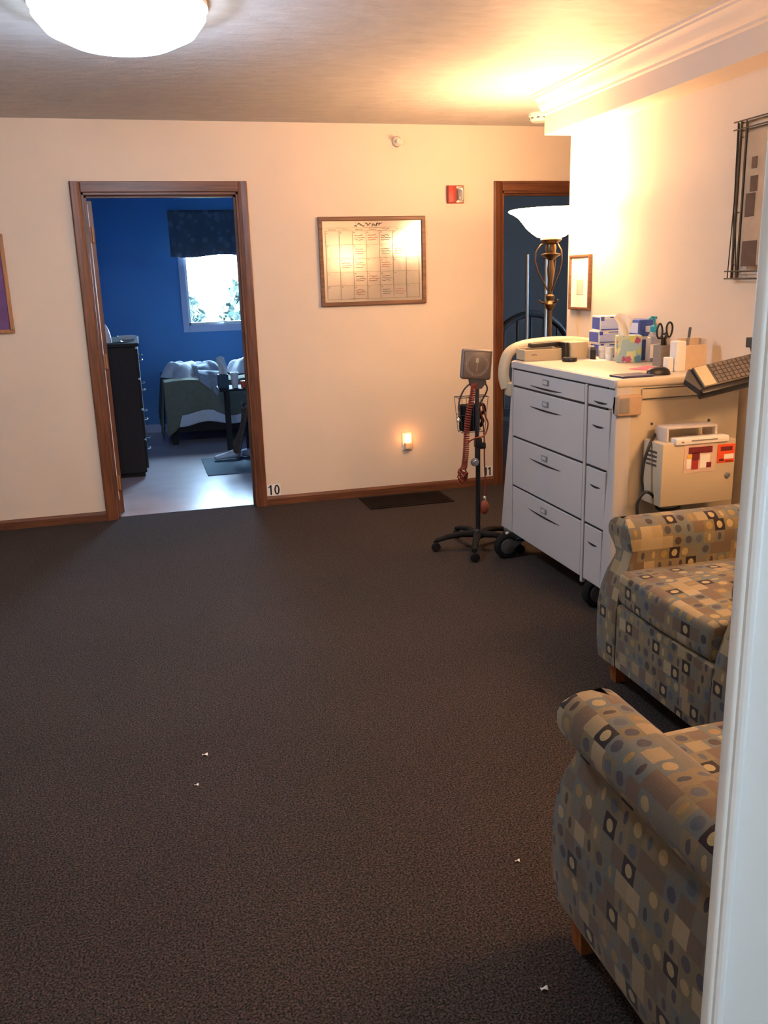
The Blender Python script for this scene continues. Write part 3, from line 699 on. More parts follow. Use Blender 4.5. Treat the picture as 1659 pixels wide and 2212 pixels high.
for (yy, zz, a, c) in ((3.20, 1.53, .045, .05), (3.215, 1.72, .028, .045), (3.20, 1.80, .022, .03), (3.205, 1.88, .016, .022)):
    MB().box(XR-.043, XR-.040, yy-a, yy+a, zz-c, zz+c, .0012).build('dark_motif', M['canvas_dark'], wa)

# ------------------------------------------------------------------ torchiere lamps
def torchiere(label, x, y, group, shade='shade'):
    t = thing('torchiere_lamp', label, 'floor lamp', (x, y, 0), group)
    MB().lathe((x, y, 0), [(.001, .03), (.14, .024), (.155, .012), (.155, 0), (.001, 0)], 36).build('base', M['bronze'], t, 40)
    pole = MB().cyl((x, y, .02), (x, y, 1.60), .013, n=16)
    pole.lathe((x, y, 0), [(.013, 1.28), (.028, 1.30), (.032, 1.315), (.018, 1.335), (.024, 1.345), (.024, 1.36), (.012, 1.37), (.016, 1.45), (.020, 1.50), (.014, 1.55)], 20)
    pole.build('pole', M['bronze'], t, 40)
    cp = MB().lathe((x, y, 0), [(.01, 1.545), (.022, 1.56), (.05, 1.575), (.055, 1.583), (.026, 1.592), (.030, 1.615), (.026, 1.635), (.048, 1.648), (.060, 1.660), (.052, 1.668), (.001, 1.668)], 28)
    cp.build('shade_holder', M['bronze'], t, 40)
    for k in range(3):
        a = PI*.93+2*PI*k/3; dx, dy = math.cos(a), math.sin(a)
        MB().tube([(x+dx*.012, y+dy*.012, 1.385), (x+dx*.035, y+dy*.035, 1.43), (x+dx*.07, y+dy*.07, 1.49), (x+dx*.088, y+dy*.088, 1.55), (x+dx*.082, y+dy*.082, 1.60), (x+dx*.055, y+dy*.055, 1.635), (x+dx*.035, y+dy*.035, 1.64)], .0045, 8).build('scroll_arm', M['bronze'], t, 50)
        MB().tube([(x, y, 1.318), (x+dx*.05, y+dy*.05, 1.325), (x+dx*.062, y+dy*.062, 1.338)], .005, 8).build('collar_prong', M['bronze'], t, 50)
    sh = MB().lathe((x, y, 0), [(.050, 1.668), (.075, 1.675), (.105, 1.695), (.135, 1.722), (.158, 1.752), (.180, 1.778), (.208, 1.797), (.229, 1.806), (.235, 1.814), (.227, 1.818)], 40)
    so = sh.build('glass_shade', M[shade], t, 60); so['label'] = 'glowing frosted glass bowl'
    return t
torchiere('lit bronze torchiere with frosted bowl between the cart and the right doorway', 2.232, 4.62, None)
torchiere('lit bronze torchiere with frosted bowl in the corner between the two armchairs', 2.20, 1.70, None, 'shade_corner')

# main ceiling light
cf = thing('ceiling_light', 'bright white dome light on the ceiling at the upper left', 'ceiling light', (.04, 3.57, ZC))
MB().lathe((.04, 3.57, ZC), [(.001, 0), (.307, 0), (.31, -.02), (.295, -.026)], 40).build('fitting_ring', M['white'], cf, 40)
MB().lathe((.04, 3.57, ZC), [(.295, -.02), (.30, -.05), (.26, -.10), (.18, -.137), (.08, -.154), (.001, -.158)], 40).build('glass_dome', M['dome'], cf, 60)
cf2 = thing('ceiling_light', 'unseen dome light added on the entry ceiling behind the camera', 'ceiling light', (-.1, -1.2, ZC))  # unseen fixture added to carry the cool light from the entry side
MB().lathe((-.1, -1.2, ZC), [(.001, 0), (.20, 0), (.205, -.02), (.19, -.026)], 40).build('fitting_ring', M['white'], cf2, 40)
MB().lathe((-.1, -1.2, ZC), [(.19, -.02), (.185, -.05), (.16, -.085), (.11, -.112), (.05, -.125), (.001, -.128)], 40).build('glass_dome', M['dome'], cf2, 60)

# ------------------------------------------------------------------ armchairs
def armchair(label):
    t = thing('armchair', label, 'armchair', (0, 0, 0), 'matching patterned armchairs')
    def yf(z):
        P = [(0, -.400), (.14, -.412), (.30, -.412), (.37, -.403), (.43, -.385), (.48, -.364), (.52, -.356), (.56, -.366), (.60, -.370), (.64, -.352)]
        for (a, fa), (b_, fb) in zip(P, P[1:]):
            if z <= b_: return fa+(fb-fa)*max(0, (z-a)/(b_-a))
        return P[-1][1]
    rows = [(.095, 0.280, 0.397), (.15, 0.278, 0.405), (.22, 0.277, 0.409), (.30, 0.277, 0.409), (.37, 0.277, 0.405), (.43, 0.277, 0.397), (.47, 0.277, 0.387), (.492, 0.278, 0.381), (.505, 0.277, 0.387), (.520, 0.275, 0.405), (.540, 0.274, 0.420), (.562, 0.275, 0.428), (.585, 0.280, 0.427), (.605, 0.291, 0.417), (.620, 0.309, 0.399), (.628, 0.329, 0.375)]
    for s in (-1, 1):
        b = MB(); ny = 10
        # wrap profile: inner side up, over the roll, outer side down
        prof = [(r_[1], r_[0]) for r_ in rows]+[(r_[2], r_[0]) for r_ in rows[::-1]]
        arc = [0]
        for (p, q) in zip(prof, prof[1:]): arc.append(arc[-1]+math.dist(p, q))
        n = len(prof); vs = []; ys = [0]*(ny+1)
        for k in range(ny+1):
            for (x, z) in prof:
                y = yf(z)+(.38-yf(z))*k/ny; vs.append((s*x, y, z))
        fs = []; uvs = []
        for k in range(ny):
            for i in range(n-1):
                f = [k*n+i, k*n+i+1, (k+1)*n+i+1, (k+1)*n+i]; fs.append(f)
                uvs.append([(vs[q][1], arc[q % n]+.013*(s+1)) for q in f])
        o_ = len(vs)
        b.add(vs, fs, uvs)
        # front and back faces from rows
        for yk_ in (0, 1):
            m_ = len(rows); v2 = []; f2 = []; u2 = []
            for (z, xi, xo) in rows:
                for c in range(5):
                    x = xi+(xo-xi)*c/4; v2.append((s*x, (yf(z)-.0 if yk_ == 0 else .38), z))
            for i in range(m_-1):
                for c in range(4):
                    f = [i*5+c, i*5+c+1, (i+1)*5+c+1, (i+1)*5+c]; f2.append(f); u2.append([(v2[q][0]+.01, v2[q][2]) for q in f])
            b.add(v2, f2, u2)
        b.v = [Vector(p) for p in b.v]
        o = b.build('arm', M['fabric'], t, 50)
        # merge the seams between wrap and faces
        bm = bmesh.new(); bm.from_mesh(o.data); bmesh.ops.remove_doubles(bm, verts=bm.verts, dist=.0005); bmesh.ops.recalc_face_normals(bm, faces=bm.faces); bm.to_mesh(o.data); bm.free()
        bevmod(o, .011, 50, 3)
    # front rail and seat deck
    b = MB().box(-.277, .277, -.411, .30, .095, .338, .012, seg=3)
    b.build('seat_rail', M['fabric'], t, 50)
    def cush(u, v):
        pass
    cu = bmesh.new(); bmesh.ops.create_grid(cu, x_segments=14, y_segments=14, size=.5)
    cm = MB(); nx = 16; 
    def cz(x, y): return .462+.016*math.cos(x/.25*PI/2)*math.cos((y+.1)/.34*PI/2)
    cu.free()
    bm = bmesh.new(); bmesh.ops.create_cube(bm, size=1)
    for v in bm.verts: v.co = Vector((v.co.x*.548, -.105+v.co.y*.62, .404+v.co.z*.122))
    bmesh.ops.bevel(bm, geom=list(bm.edges), offset=.028, segments=4, affect='EDGES', profile=.5)
    bmesh.ops.subdivide_edges(bm, edges=[e for e in bm.edges if e.calc_length() > .2], cuts=7, use_grid_fill=True)
    for v in bm.verts:
        if v.co.z > .40:
            k = max(0, math.cos(v.co.x/.26*PI/2))*max(0, math.cos((v.co.y+.105)/.33*PI/2)); v.co.z += .022*k
        if v.co.y < -.38: v.co.y -= .012*max(0, math.cos(v.co.x/.26*PI/2))
    cm.bm(bm); cm.build('seat_cushion', M['fabric'], t, 60)
    # back
    bk = MB(); pr = [(.20, .34), (.185, .45), (.19, .60), (.215, .74), (.245, .82), (.28, .855), (.33, .865), (.37, .85), (.39, .80), (.395, .60), (.39, .30), (.385, .095), (.25, .095), (.24, .34)]
    bk.prism(pr, -.283, .283, 'X'); o = bk.build('backrest', M['fabric'], t, 40); bevmod(o, .02, 50, 3)
    for (x, y) in ((-.355, -.345), (.355, -.345), (-.355, .32), (.355, .32)):
        MB().add([(x-.028, y-.028, .10), (x+.028, y-.028, .10), (x+.028, y+.028, .10), (x-.028, y+.028, .10), (x-.02, y-.02, 0), (x+.02, y-.02, 0), (x+.02, y+.02, 0), (x-.02, y+.02, 0)], [[0, 1, 2, 3], [4, 5, 6, 7], [0, 1, 5, 4], [1, 2, 6, 5], [2, 3, 7, 6], [3, 0, 4, 7]]).build('leg', M['orange_wood'], t)
    return t
a1 = armchair('patterned armchair beside the cart, facing left with its back to the right wall')
a2 = copy_tree(a1); a2['label'] = 'nearest patterned armchair, seen from behind its left arm, lower right'
a1.location = (1.942, 2.32, 0); a1.rotation_euler = (0, 0, -PI/2)
a2.location = (1.19, 1.145, 0); a2.rotation_euler = (0, 0, PI)

# ------------------------------------------------------------------ medication cart
CX = 1.85; CY0 = 3.20; CY1 = 4.26; CT = 1.05; CB = 2.44
ct = thing('medication_cart', 'large cream and grey wheeled cart with drawers along the right wall', 'cart', (2.15, 3.73, 0))
MB().box(CX+.014, CB, CY0+.004, CY1-.004, .125, 1.02, .01).build('body', M['cart_cream'], ct, 40)
MB().box(CX+.006, CX+.016, CY0+.085, CY1-.008, .128, 1.012).build('drawer_gap_shade', M['black'], ct)  # black sheet that paints the shade in the gaps between drawers
# tapered corner posts, wider toward the floor
def post(near):
    b = MB()
    for lv, (z, wi) in enumerate(((.12, .085), (.40, .070), (.70, .052), (1.02, .014))): pass
    lev = [(.125, .082, .16 if not near else .0), (.40, .070, .115 if not near else 0), (.70, .045, .06 if not near else 0), (.90, .032, .025 if not near else 0), (1.022, .010, .004)]
    vs = []; n = 0
    for (z, inn, out) in lev:
        if near: ya, yb_ = CY0-.000, CY0+inn
        else: ya, yb_ = CY1-.012, CY1+out
        r = min(.03, (yb_-ya)*.45)
        if near: pts = [(CX+.07, ya), (CX+r, ya), (CX+r*.3, ya+r*.3), (CX, ya+r), (CX, yb_), (CX+.07, yb_)]
        else: pts = [(CX+.12, ya), (CX, ya), (CX, yb_-r), (CX+r*.3, yb_-r*.3), (CX+r, yb_), (CX+.12, yb_)]
        n = len(pts); vs += [(p, q, z) for (p, q) in pts]
    fs = [list(range(n)), [(len(lev)-1)*n+k for k in range(n)]]
    for i in range(len(lev)-1):
        for k in range(n): fs.append([i*n+k, i*n+(k+1) % n, (i+1)*n+(k+1) % n, (i+1)*n+k])
    return b.add(vs, fs)
post(True).build('corner_post', M['cart_grey'], ct, 40); post(False).build('corner_post', M['cart_grey'], ct, 40)
# worktop with front lip
MB().box(CX-.002, CB+.01, CY0-.006, CY1+.006, 1.014, CT, .012, seg=3).build('worktop', M['cart_top'], ct, 40)
MB().box(CX-.006, CX+.004, CY0+.01, CY1-.004, 1.012, 1.046, .003).build('worktop_lip', M['cart_grey'], ct)
DV = 3.462
def drawer(y0, y1, z0, z1, lock, slot):
    d = MB().box(CX, CX+.03, y0, y1, z0, z1, .004).build('drawer', M['cart_grey'], ct)
    yc = (y0+y1)/2; hw = (y1-y0)*slot
    # finger pull: the shadow of its recess drawn as a thin black lens-shaped plate
    zc = z1-.075 if z1-z0 > .15 else z1-.060
    n = 16; top = [(yc+hw*(-1+2*i/n), zc+.001) for i in range(n+1)]
    bot = [(yc+hw*(1-2*i/n), zc-.0085*(1-(1-2*i/n)**2)) for i in range(1, n)]
    MB().prism(top+bot, CX-.0012, CX+.004, 'X').build('finger_pull_shadow', M['black'], d)
    if lock:
        MB().box(CX-.005, CX+.002, yc-.034, yc+.028, zc+.017, zc+.044, .002).build('label_holder', M['mid_grey'], d)
        MB().box(CX-.0062, CX-.004, yc-.024, yc+.018, zc+.023, zc+.039).build('label_card', M['cart_grey'], d)
for (z0, z1) in ((.924, 1.003), (.659, .914), (.394, .649), (.125, .384)):
    drawer(DV+.010, CY1-.016, z0, z1, True, .23)
for i, (z0, z1) in enumerate(((.924, 1.003), (.659, .914), (.394, .649), (.125, .384))):
    drawer(CY0+[.016, .046, .066, .082][i], DV-.024, z0, z1, False, .27)
MB().box(CX-.002, CX+.02, DV-.016, DV+.004, .10, 1.008, .004).build('drawer_divider', M['cart_grey'], ct)
# near side panel details
MB().box(1.965, 2.34, CY0-.004, CY0+.006, .965, 1.006, .003).build('pullout_shelf', M['cart_cream'], ct)
MB().box(1.97, 2.335, CY0-.0046, CY0-.002, 1.004, 1.008).box(1.97, 2.335, CY0-.0046, CY0-.002, .962, .965).build('shelf_gap', M['dark_grey'], ct)
MB().box(1.850, 1.958, CY0-.020, CY0+.03, .900, .985, .008, seg=3).build('corner_bumper', pm('tan_bumper', (.44, .31, .21), .5), ct, 40)
MB().box(CX+.004, CX+.050, CY0-.023, CY0+.02, .912, .975, .004).build('bumper_insert', M['mid_grey'], ct)
MB().lathe((2.021, CY0+.004, .857), [(.001, -.004), (.005, -.004), (.006, 0)], 12, 'Y').build('screw', M['dark_grey'], ct)
MB().lathe((2.294, CY0+.004, .853), [(.001, -.004), (.006, -.004), (.007, 0)], 12, 'Y').build('screw', M['dark_grey'], ct)
# casters
for (x, y, lb) in ((1.875, 4.30, 1), (1.93, 3.33, 2), (2.38, 3.33, 0), (2.38, 4.17, 0)):
    MB().box(x-.035, x+.035, y-.04, y+.04, .085, .128, .006).build('caster_mount', M['dark_grey'], ct)
    wx, wy = ((x-.015, y-.02), (x-.075, y-.10), (x-.035, y+.06))[lb]
    MB().prism([(wx-.01, .06), (wx+.02, .05), (x+.025, .10), (x-.03, .105)], wy-.030, wy-.026, 'Y').prism([(wx-.01, .06), (wx+.02, .05), (x+.025, .10), (x-.03, .105)], wy+.026, wy+.030, 'Y').box(x-.03, x+.025, min(wy, y)-.03, max(wy, y)+.02, .095, .108).build('caster_fork', M['dark_grey'], ct)
    cs = MB().lathe((wx, wy, .068), [(.02, -.024), (.058, -.024), (.068, -.014), (.068, .014), (.058, .024), (.02, .024)], 28, 'Y', cap=True)
    w_ = cs.build('caster_wheel', M['black_rough'], ct, 40)
    MB().lathe((wx, wy, .068), [(.001, -.034), (.040, -.027), (.044, -.022)], 20, 'Y').build('wheel_hub', M['dark_grey'], w_, 40)
MB().tube([(1.84, 4.25, .112), (1.80, 4.19, .142), (1.79, 4.175, .146)], .008, 8).build('caster_brake', M['chrome'], ct, 40)
# push handle at the far end: cream flattened rail
hd = [(1.845, 4.32, .90), (1.835, 4.335, .96), (1.845, 4.345, 1.03), (1.875, 4.35, 1.085), (1.94, 4.35, 1.115), (2.05, 4.35, 1.128), (2.18, 4.35, 1.130), (2.30, 4.35, 1.120), (2.39, 4.34, 1.10), (2.42, 4.30, 1.06)]
def smooth_pts(P, n=6):
    P = [Vector(p) for p in P]; out = []
    for i in range(len(P)-1):
        p0, p1, p2, p3 = P[max(i-1, 0)], P[i], P[i+1], P[min(i+2, len(P)-1)]
        for k in range(n):
            t = k/n; out.append(.5*((2*p1)+(-p0+p2)*t+(2*p0-5*p1+4*p2-p3)*t*t+(-p0+3*p1-3*p2+p3)*t**3))
    return out+[P[-1]]
MB().tube(smooth_pts(hd), .017, 14, flat=1.9).build('push_handle', M['cream'], ct, 50)
MB().box(1.84, 1.90, 4.255, 4.34, .86, .93, .01).build('handle_bracket', M['cream'], ct, 40)
MB().box(2.36, 2.43, 4.255, 4.33, 1.0, 1.07, .01).build('handle_bracket', M['cream'], ct, 40)

# organiser tray on the far end of the worktop
Z = CT
tr = thing('desk_tray', 'cream open tray at the far left end of the cart top', 'tray', (1.99, 4.2, Z))
MB().box(1.868, 2.075, 4.145, 4.155, Z, Z+.056, .002).box(1.868, 2.075, 4.240, 4.250, Z, Z+.062, .002).box(1.868, 1.878, 4.150, 4.245, Z, Z+.058, .002).box(2.065, 2.075, 4.150, 4.245, Z, Z+.058, .002).box(1.868, 2.075, 4.15, 4.245, Z, Z+.006).build('tray_walls', M['cream'], tr)
MB().tube([(1.905, 4.143, Z+.03), (1.92, 4.139, Z+.033), (1.935, 4.143, Z+.03)], .003, 6).build('tray_clip', M['mid_grey'], tr)
single('beige_file_box', MB().box(2.105, 2.20, 4.10, 4.235, Z, Z+.088, .006), M['cream'], 'beige box standing right of the cream tray on the cart top', 'box', (2.15, 4.17, Z), smooth=40)
hp = thing('hole_punch', 'long black hole punch resting across the cream tray on the cart', 'hole punch', (2.0, 4.10, Z))
MB().box(1.915, 2.075, 4.165, 4.215, Z+.064, Z+.086, .006).rot('Y', math.radians(-1.5), (1.9, 4.19, Z+.07)).build('lever', M['black'], hp, 40)
MB().box(2.075, 2.098, 4.115, 4.215, Z, Z+.088, .005).build('head', M['black'], hp, 40)
tp = thing('tape_roll', 'small black tape roll lying on the cart top below the hole punch', 'tape', (2.055, 4.02, Z))
MB().lathe((2.06, 4.03, Z), [(.016, 0), (.034, 0), (.036, .003), (.036, .017), (.034, .02), (.016, .02), (.016, 0)], 28).build('roll', M['black'], tp, 40)
MB().lathe((2.06, 4.03, Z), [(.012, .002), (.016, .002), (.016, .018), (.012, .018), (.012, .002)], 24).build('core', M['mid_grey'], tp, 40)
# paper sheet under the cup stacks
single('paper_sheet', MB().box(2.15, 2.32, 3.95, 4.16, Z, Z+.0015).rot('Z', .15, (2.23, 4.05, Z)), M['paper'], 'white sheet lying under the cup stacks on the cart', 'paper', (2.23, 4.05, Z))
def cupstack(x, y, n, lb):
    t = thing('medicine_cup_stack', lb, 'cup stack', (x, y, Z+.0015), 'stacks of small medicine cups on the cart')
    for k in range(n):
        z = Z+.0015+k*.0085
        MB().lathe((x, y, z), [(.001, .001), (.0165, 0), (.0205, .026), (.0225, .027), (.0225, .029), (.0195, .029), (.0155, .003), (.001, .003)], 18).build('cup', M['paper'], t, 40)
cupstack(2.222, 4.125, 5, 'stack of small white cups left of the black bottle')
cupstack(2.262, 4.065, 5, 'stack of small white cups right of the black bottle')
cupstack(2.255, 3.985, 5, 'stack of small white cups touching the floral tissue box')
bb = thing('black_bottle', 'small black bottle standing between the cup stacks', 'bottle', (2.205, 4.06, Z+.0015))
MB().lathe((2.205, 4.06, Z+.0015), [(.001, 0), (.0135, 0), (.014, .003), (.014, .044), (.012, .046)], 22).build('bottle_body', M['black'], bb, 40)
MB().lathe((2.205, 4.06, Z+.0015), [(.012, .046), (.0135, .047), (.0135, .061), (.001, .062)], 22).build('cap', M['dark_grey'], bb, 40)
# glove boxes
def glovebox(x0, y1, w_, d_, z0, h_, lb, ang=0.0, side='pale_blue'):
    t = thing('glove_box', lb, 'box', (x0+w_/2, y1-d_/2, z0), 'blue and white glove boxes on the cart')
    c = (x0+w_/2, y1-d_/2, z0); ya = y1-d_
    def R(b): return b.rot('Z', ang, c)
    R(MB().box(x0, x0+w_, ya, y1, z0, z0+h_, .002)).build('carton', M['paper'], t)
    R(MB().box(x0+.006, x0+w_-.006, ya-.0012, ya, z0+h_*.10, z0+h_*.78)).build('pale_panel', M['pale_blue'], t)
    R(MB().box(x0+.006, x0+w_-.006, ya-.0018, ya-.0006, z0+h_*.06, z0+h_*.13)).build('blue_stripe', M['blue_print'], t)
    R(MB().box(x0+w_*.35, x0+w_-.006, ya-.0018, ya-.0006, z0+h_*.86, z0+h_*.93)).build('blue_stripe', M['blue_print'], t)
    R(MB().box(x0+.004, x0+.022, ya-.0018, ya-.0006, z0+h_*.68, z0+h_*.96)).build('blue_mark', M['blue_print'], t)
    R(MB().box(x0+w_-.035, x0+w_-.014, ya-.0020, ya-.0006, z0+h_*.22, z0+h_*.6)).build('size_window', M['blue_print'], t)
    R(MB().box(x0-.0012, x0, ya+.004, y1-.004, z0+h_*.1, z0+h_*.9)).build('side_panel', M['blue_print'], t)
    R(MB().box(x0+w_, x0+w_+.0012, ya+.004, y1-.004, z0+h_*.1, z0+h_*.9)).build('side_panel', M['blue_print'], t)
glovebox(2.285, 4.24, .150, .12, Z, .072, 'blue and white glove box, bottom of the left stack', -.10)
glovebox(2.275, 4.24, .150, .12, Z+.0725, .062, 'blue and white glove box, middle of the left stack', -.08)
glovebox(2.288, 4.24, .150, .12, Z+.135, .074, 'blue and white glove box, topmost of the left stack', -.16)
gb = thing('dark_blue_carton', 'deep blue carton standing behind the floral tissue box', 'carton', (2.42, 3.98, Z))
MB().box(2.365, 2.455, 3.90, 4.06, Z, Z+.195, .003).build('carton', M['blue_print'], gb)
MB().box(2.3635, 2.365, 3.91, 4.05, Z+.13, Z+.18).box(2.40, 2.44, 3.8985, 3.90, Z+.135, Z+.165).build('printed_panel', M['pale_blue'], gb)
MB().box(2.366, 2.454, 3.8985, 3.90, Z+.10, Z+.115).build('white_band', M['paper'], gb)
# floral tissue box
tx = thing('floral_tissue_box', 'floral patterned tissue box with a white tissue sticking up, on the cart', 'tissue box', (2.29, 3.87, Z))
RB = lambda b: b.rot('Z', -.42, (2.29, 3.87, Z))
RB(MB().box(2.232, 2.348, 3.812, 3.928, Z, Z+.127, .003)).build('carton', M['floral'], tx)
RB(MB().lathe((2.29, 3.87, Z+.1272), [(.001, 0), (.034, 0)], 20)).build('oval_slot', M['white'], tx)
def tis(u, v):
    a = 2*u-1; w_ = .020+.040*v*(1-.35*v)
    return (2.272-.016*v+a*w_+.006*math.sin(6*v+2*a), 3.87+.016*math.sin(3.2*a+2.2*v)+.012*a*a, Z+.12+.115*v*(1-.22*abs(a+.25)))
o = MB().grid(tis, 22, 18).build('tissue', M['paper'], tx, 60); solid(o, .0012)
# sanitizer
sz = thing('pump_bottle', 'clear pump bottle with a teal pump head beside the scissors', 'bottle', (2.385, 3.80, Z))
MB().box(2.352, 2.418, 3.778, 3.822, Z, Z+.120, .012, seg=3).lathe((2.385, 3.80, Z), [(.028, .118), (.022, .135), (.014, .142)], 22).build('bottle_body', M['clear'], sz, 40)
MB().box(2.356, 2.414, 3.7775, 3.7785, Z+.02, Z+.085).build('bottle_label', M['paper'], sz)
MB().lathe((2.385, 3.80, Z), [(.001, .14), (.016, .14), (.018, .150), (.018, .168), (.008, .172), (.005, .175), (.005, .200), (.012, .202), (.012, .214), (.001, .216)], 20).tube([(2.385, 3.80, Z+.209), (2.362, 3.79, Z+.212), (2.350, 3.785, Z+.203)], .0055, 8).build('pump_head', M['teal'], sz, 40)
# pen cup with scissors
pc = thing('pen_cup', 'grey square pen cup on the cart holding scissors', 'pen cup', (2.312, 3.60, Z))
c_ = MB(); x, y, h = 2.312, 3.60, .095
c_.box(x-.032, x+.032, y-.032, y-.028, Z, Z+h, .001).box(x-.032, x+.032, y+.028, y+.032, Z, Z+h, .001).box(x-.032, x-.028, y-.029, y+.029, Z, Z+h, .001).box(x+.028, x+.032, y-.029, y+.029, Z, Z+h, .001).box(x-.03, x+.03, y-.03, y+.03, Z, Z+.004)
c_.build('cup_walls', pm('taupe_plastic', (.24, .22, .21), .5), pc)
MB().box(x-.027, x+.027, y-.027, y+.027, Z+.08, Z+.092).build('foam_insert', M['black'], pc)
sc_ = thing('scissors', 'black handled scissors standing handles up in the grey pen cup', 'scissors', (2.312, 3.60, Z+.09))
for s, (cx, cz, rx, rz) in enumerate(((2.288, Z+.158, .0140, .033), (2.338, Z+.162, .0150, .033))):
    ring = [(cx+rx*math.cos(2*PI*k/26)*(1+.18*math.sin(2*PI*k/26)*(1 if s else -1)), 3.598, cz+rz*math.sin(2*PI*k/26)) for k in range(26)]
    MB().tube(ring, .0044, 8, closed=True).build('handle_loop', M['black'], sc_, 60)
MB().tube([(2.300, 3.60, Z+.135), (2.306, 3.60, Z+.12), (2.304, 3.60, Z+.085)], .007, 8).tube([(2.326, 3.60, Z+.138), (2.318, 3.60, Z+.12), (2.322, 3.60, Z+.085)], .007, 8).tube([(2.300, 3.60, Z+.148), (2.312, 3.6, Z+.142), (2.326, 3.60, Z+.150)], .004, 8).build('shanks', M['black'], sc_, 60)
# white dispensers
wt = thing('white_cup_dispenser', 'tall white plastic cup holder on the cart, left of the beige divider', 'dispenser', (2.245, 3.37, Z))
MB().box(2.215, 2.262, 3.345, 3.40, Z, Z+.128, .005).build('tall_holder', M['white'], wt, 40)
MB().box(2.185, 2.213, 3.36, 3.40, Z, Z+.060, .004).build('short_holder', M['white'], wt, 40)
bd = thing('beige_divider', 'translucent beige upright divider on the cart with a dark pen in it', 'organizer', (2.34, 3.42, Z))
MB().box(2.285, 2.40, 3.455, 3.460, Z, Z+.132, .001).box(2.285, 2.29, 3.40, 3.455, Z, Z+.120, .001).box(2.395, 2.40, 3.40, 3.455, Z, Z+.13, .001).box(2.285, 2.40, 3.395, 3.40, Z, Z+.105, .001).box(2.285, 2.40, 3.40, 3.455, Z, Z+.005).build('walls', pm('beige_plastic', (.60, .46, .33), .5), bd)
pn = thing('marker_pen', 'dark pen leaning up out of the beige divider', 'pen', (2.33, 3.44, Z+.005))
MB().cyl((2.318, 3.435, Z+.006), (2.338, 3.445, Z+.135), .0045).build('barrel', M['mid_grey'], pn, 40)
MB().cyl((2.338, 3.445, Z+.135), (2.345, 3.449, Z+.178), .006).build('cap', M['dark_grey'], pn, 40)
# small flat things near the front right corner
for k, (x, y, a) in enumerate(((2.155, 3.50, .3),)):
    b = MB().grid(lambda u, v: (x-.035+.07*u, y-.055+.11*v, Z+.0015+.012*max(0, math.sin(3*v))*u), 8, 8).rot('Z', a, (x, y, Z))
    o = b.build('sticky_note', M['pink'], None, 60, off=(x, y, Z)); solid(o, .0012); tag(o, 'bright pink sticky note on the cart top behind the mouse', 'note')
o = MB().box(1.885, 2.035, 3.222, 3.325, Z, Z+.009, .003).rot('Z', .05, (1.95, 3.27, Z)).build('notebook', M['navy'], None, None, off=(1.95, 3.27, Z)); tag(o, 'thin navy notebook on the near front corner of the cart top', 'notebook')
ms = thing('computer_mouse', 'black computer mouse on the cart top beside the navy notebook', 'mouse', (2.085, 3.275, Z))
b = MB(); vs = []; fs = []; nu, nv = 16, 10
for j_ in range(nv+1):
    ph = PI/2*j_/nv
    for i in range(nu*2):
        a = PI*i/nu; vs.append((2.085+.055*math.cos(a)*math.cos(ph)**.7, 3.275+.033*math.sin(a)*math.cos(ph)**.7, Z+.002+.032*math.sin(ph)))
for j_ in range(nv):
    for i in range(nu*2): fs.append([j_*2*nu+i, j_*2*nu+(i+1) % (2*nu), (j_+1)*2*nu+(i+1) % (2*nu), (j_+1)*2*nu+i])
b.add(vs, fs); b.build('shell', M['black'], ms, 60)
MB().box(2.050, 2.062, 3.272, 3.278, Z+.022, Z+.032, .002).build('scroll_wheel', M['mid_grey'], ms)

# ------------------------------------------------------------------ sharps box on the cart side
sb = thing('sharps_container', 'cream sharps box with warning labels mounted on the near side of the cart', 'sharps box', (2.14, 3.10, .54))
MB().box(1.977, 2.318, 3.045, 3.19, .538, .800, .006).build('housing', M['cart_cream'], sb, 40)
for k in range(2):
    for r_ in range(4): MB().box(1.9755, 1.979, 3.085+k*.042, 3.118+k*.042, .700+r_*.018, .709+r_*.018).build('vent_slot', M['dark_grey'], sb)
MB().box(2.075, 2.222, 3.0435, 3.046, .672, .790, .0008).build('label_sheet', pm('label_pink', (.60, .44, .36), .5), sb)
MB().box(2.095, 2.205, 3.042, 3.0436, .752, .778).box(2.112, 2.147, 3.042, 3.0436, .725, .755).build('maroon_heading', M['darkred'], sb)
MB().box(2.112, 2.142, 3.042, 3.0436, .686, .724).build('red_block', M['red'], sb)
MB().box(2.090, 2.112, 3.0418, 3.0436, .733, .748).build('yellow_tab', M['yellow'], sb)
MB().box(2.150, 2.195, 3.042, 3.0436, .690, .745).build('white_card', M['paper'], sb)
MB().box(2.088, 2.108, 3.042, 3.0436, .690, .730).build('white_card', M['paper'], sb)
MB().box(2.180, 2.203, 3.0412, 3.042, .690, .712, .0003).build('red_symbol', M['darkred'], sb)
MB().box(2.230, 2.312, 3.0435, 3.046, .702, .780, .0008).build('orange_label', M['orange'], sb)
MB().box(2.245, 2.300, 3.0425, 3.0436, .752, .770).box(2.240, 2.262, 3.0425, 3.0436, .710, .720).box(2.270, 2.305, 3.0425, 3.0436, .706, .710).build('dark_lettering', M['darkred'], sb)
MB().box(2.262, 2.308, 3.0425, 3.0436, .718, .738).build('pale_patch', M['paper'], sb)
MB().lathe((2.284, 3.045, .648), [(.001, -.010), (.008, -.010), (.009, -.003), (.013, -.002), (.013, 0)], 20, 'Y').build('lock', M['steel'], sb, 40)
h_ = MB()
h_.box(2.012, 2.245, 3.075, 3.165, .850, .860, .003).box(2.010, 2.022, 3.075, 3.165, .800, .858, .003).box(2.236, 2.248, 3.075, 3.165, .805, .858, .003)
h_.build('clear_lid_frame', pm('frosted_plastic', (.72, .66, .62), .25, trans=.25), sb, 40)
MB().box(2.030, 2.275, 3.035, 3.085, .792, .818, .003).build('counterbalance_tray', M['white'], sb, 40)
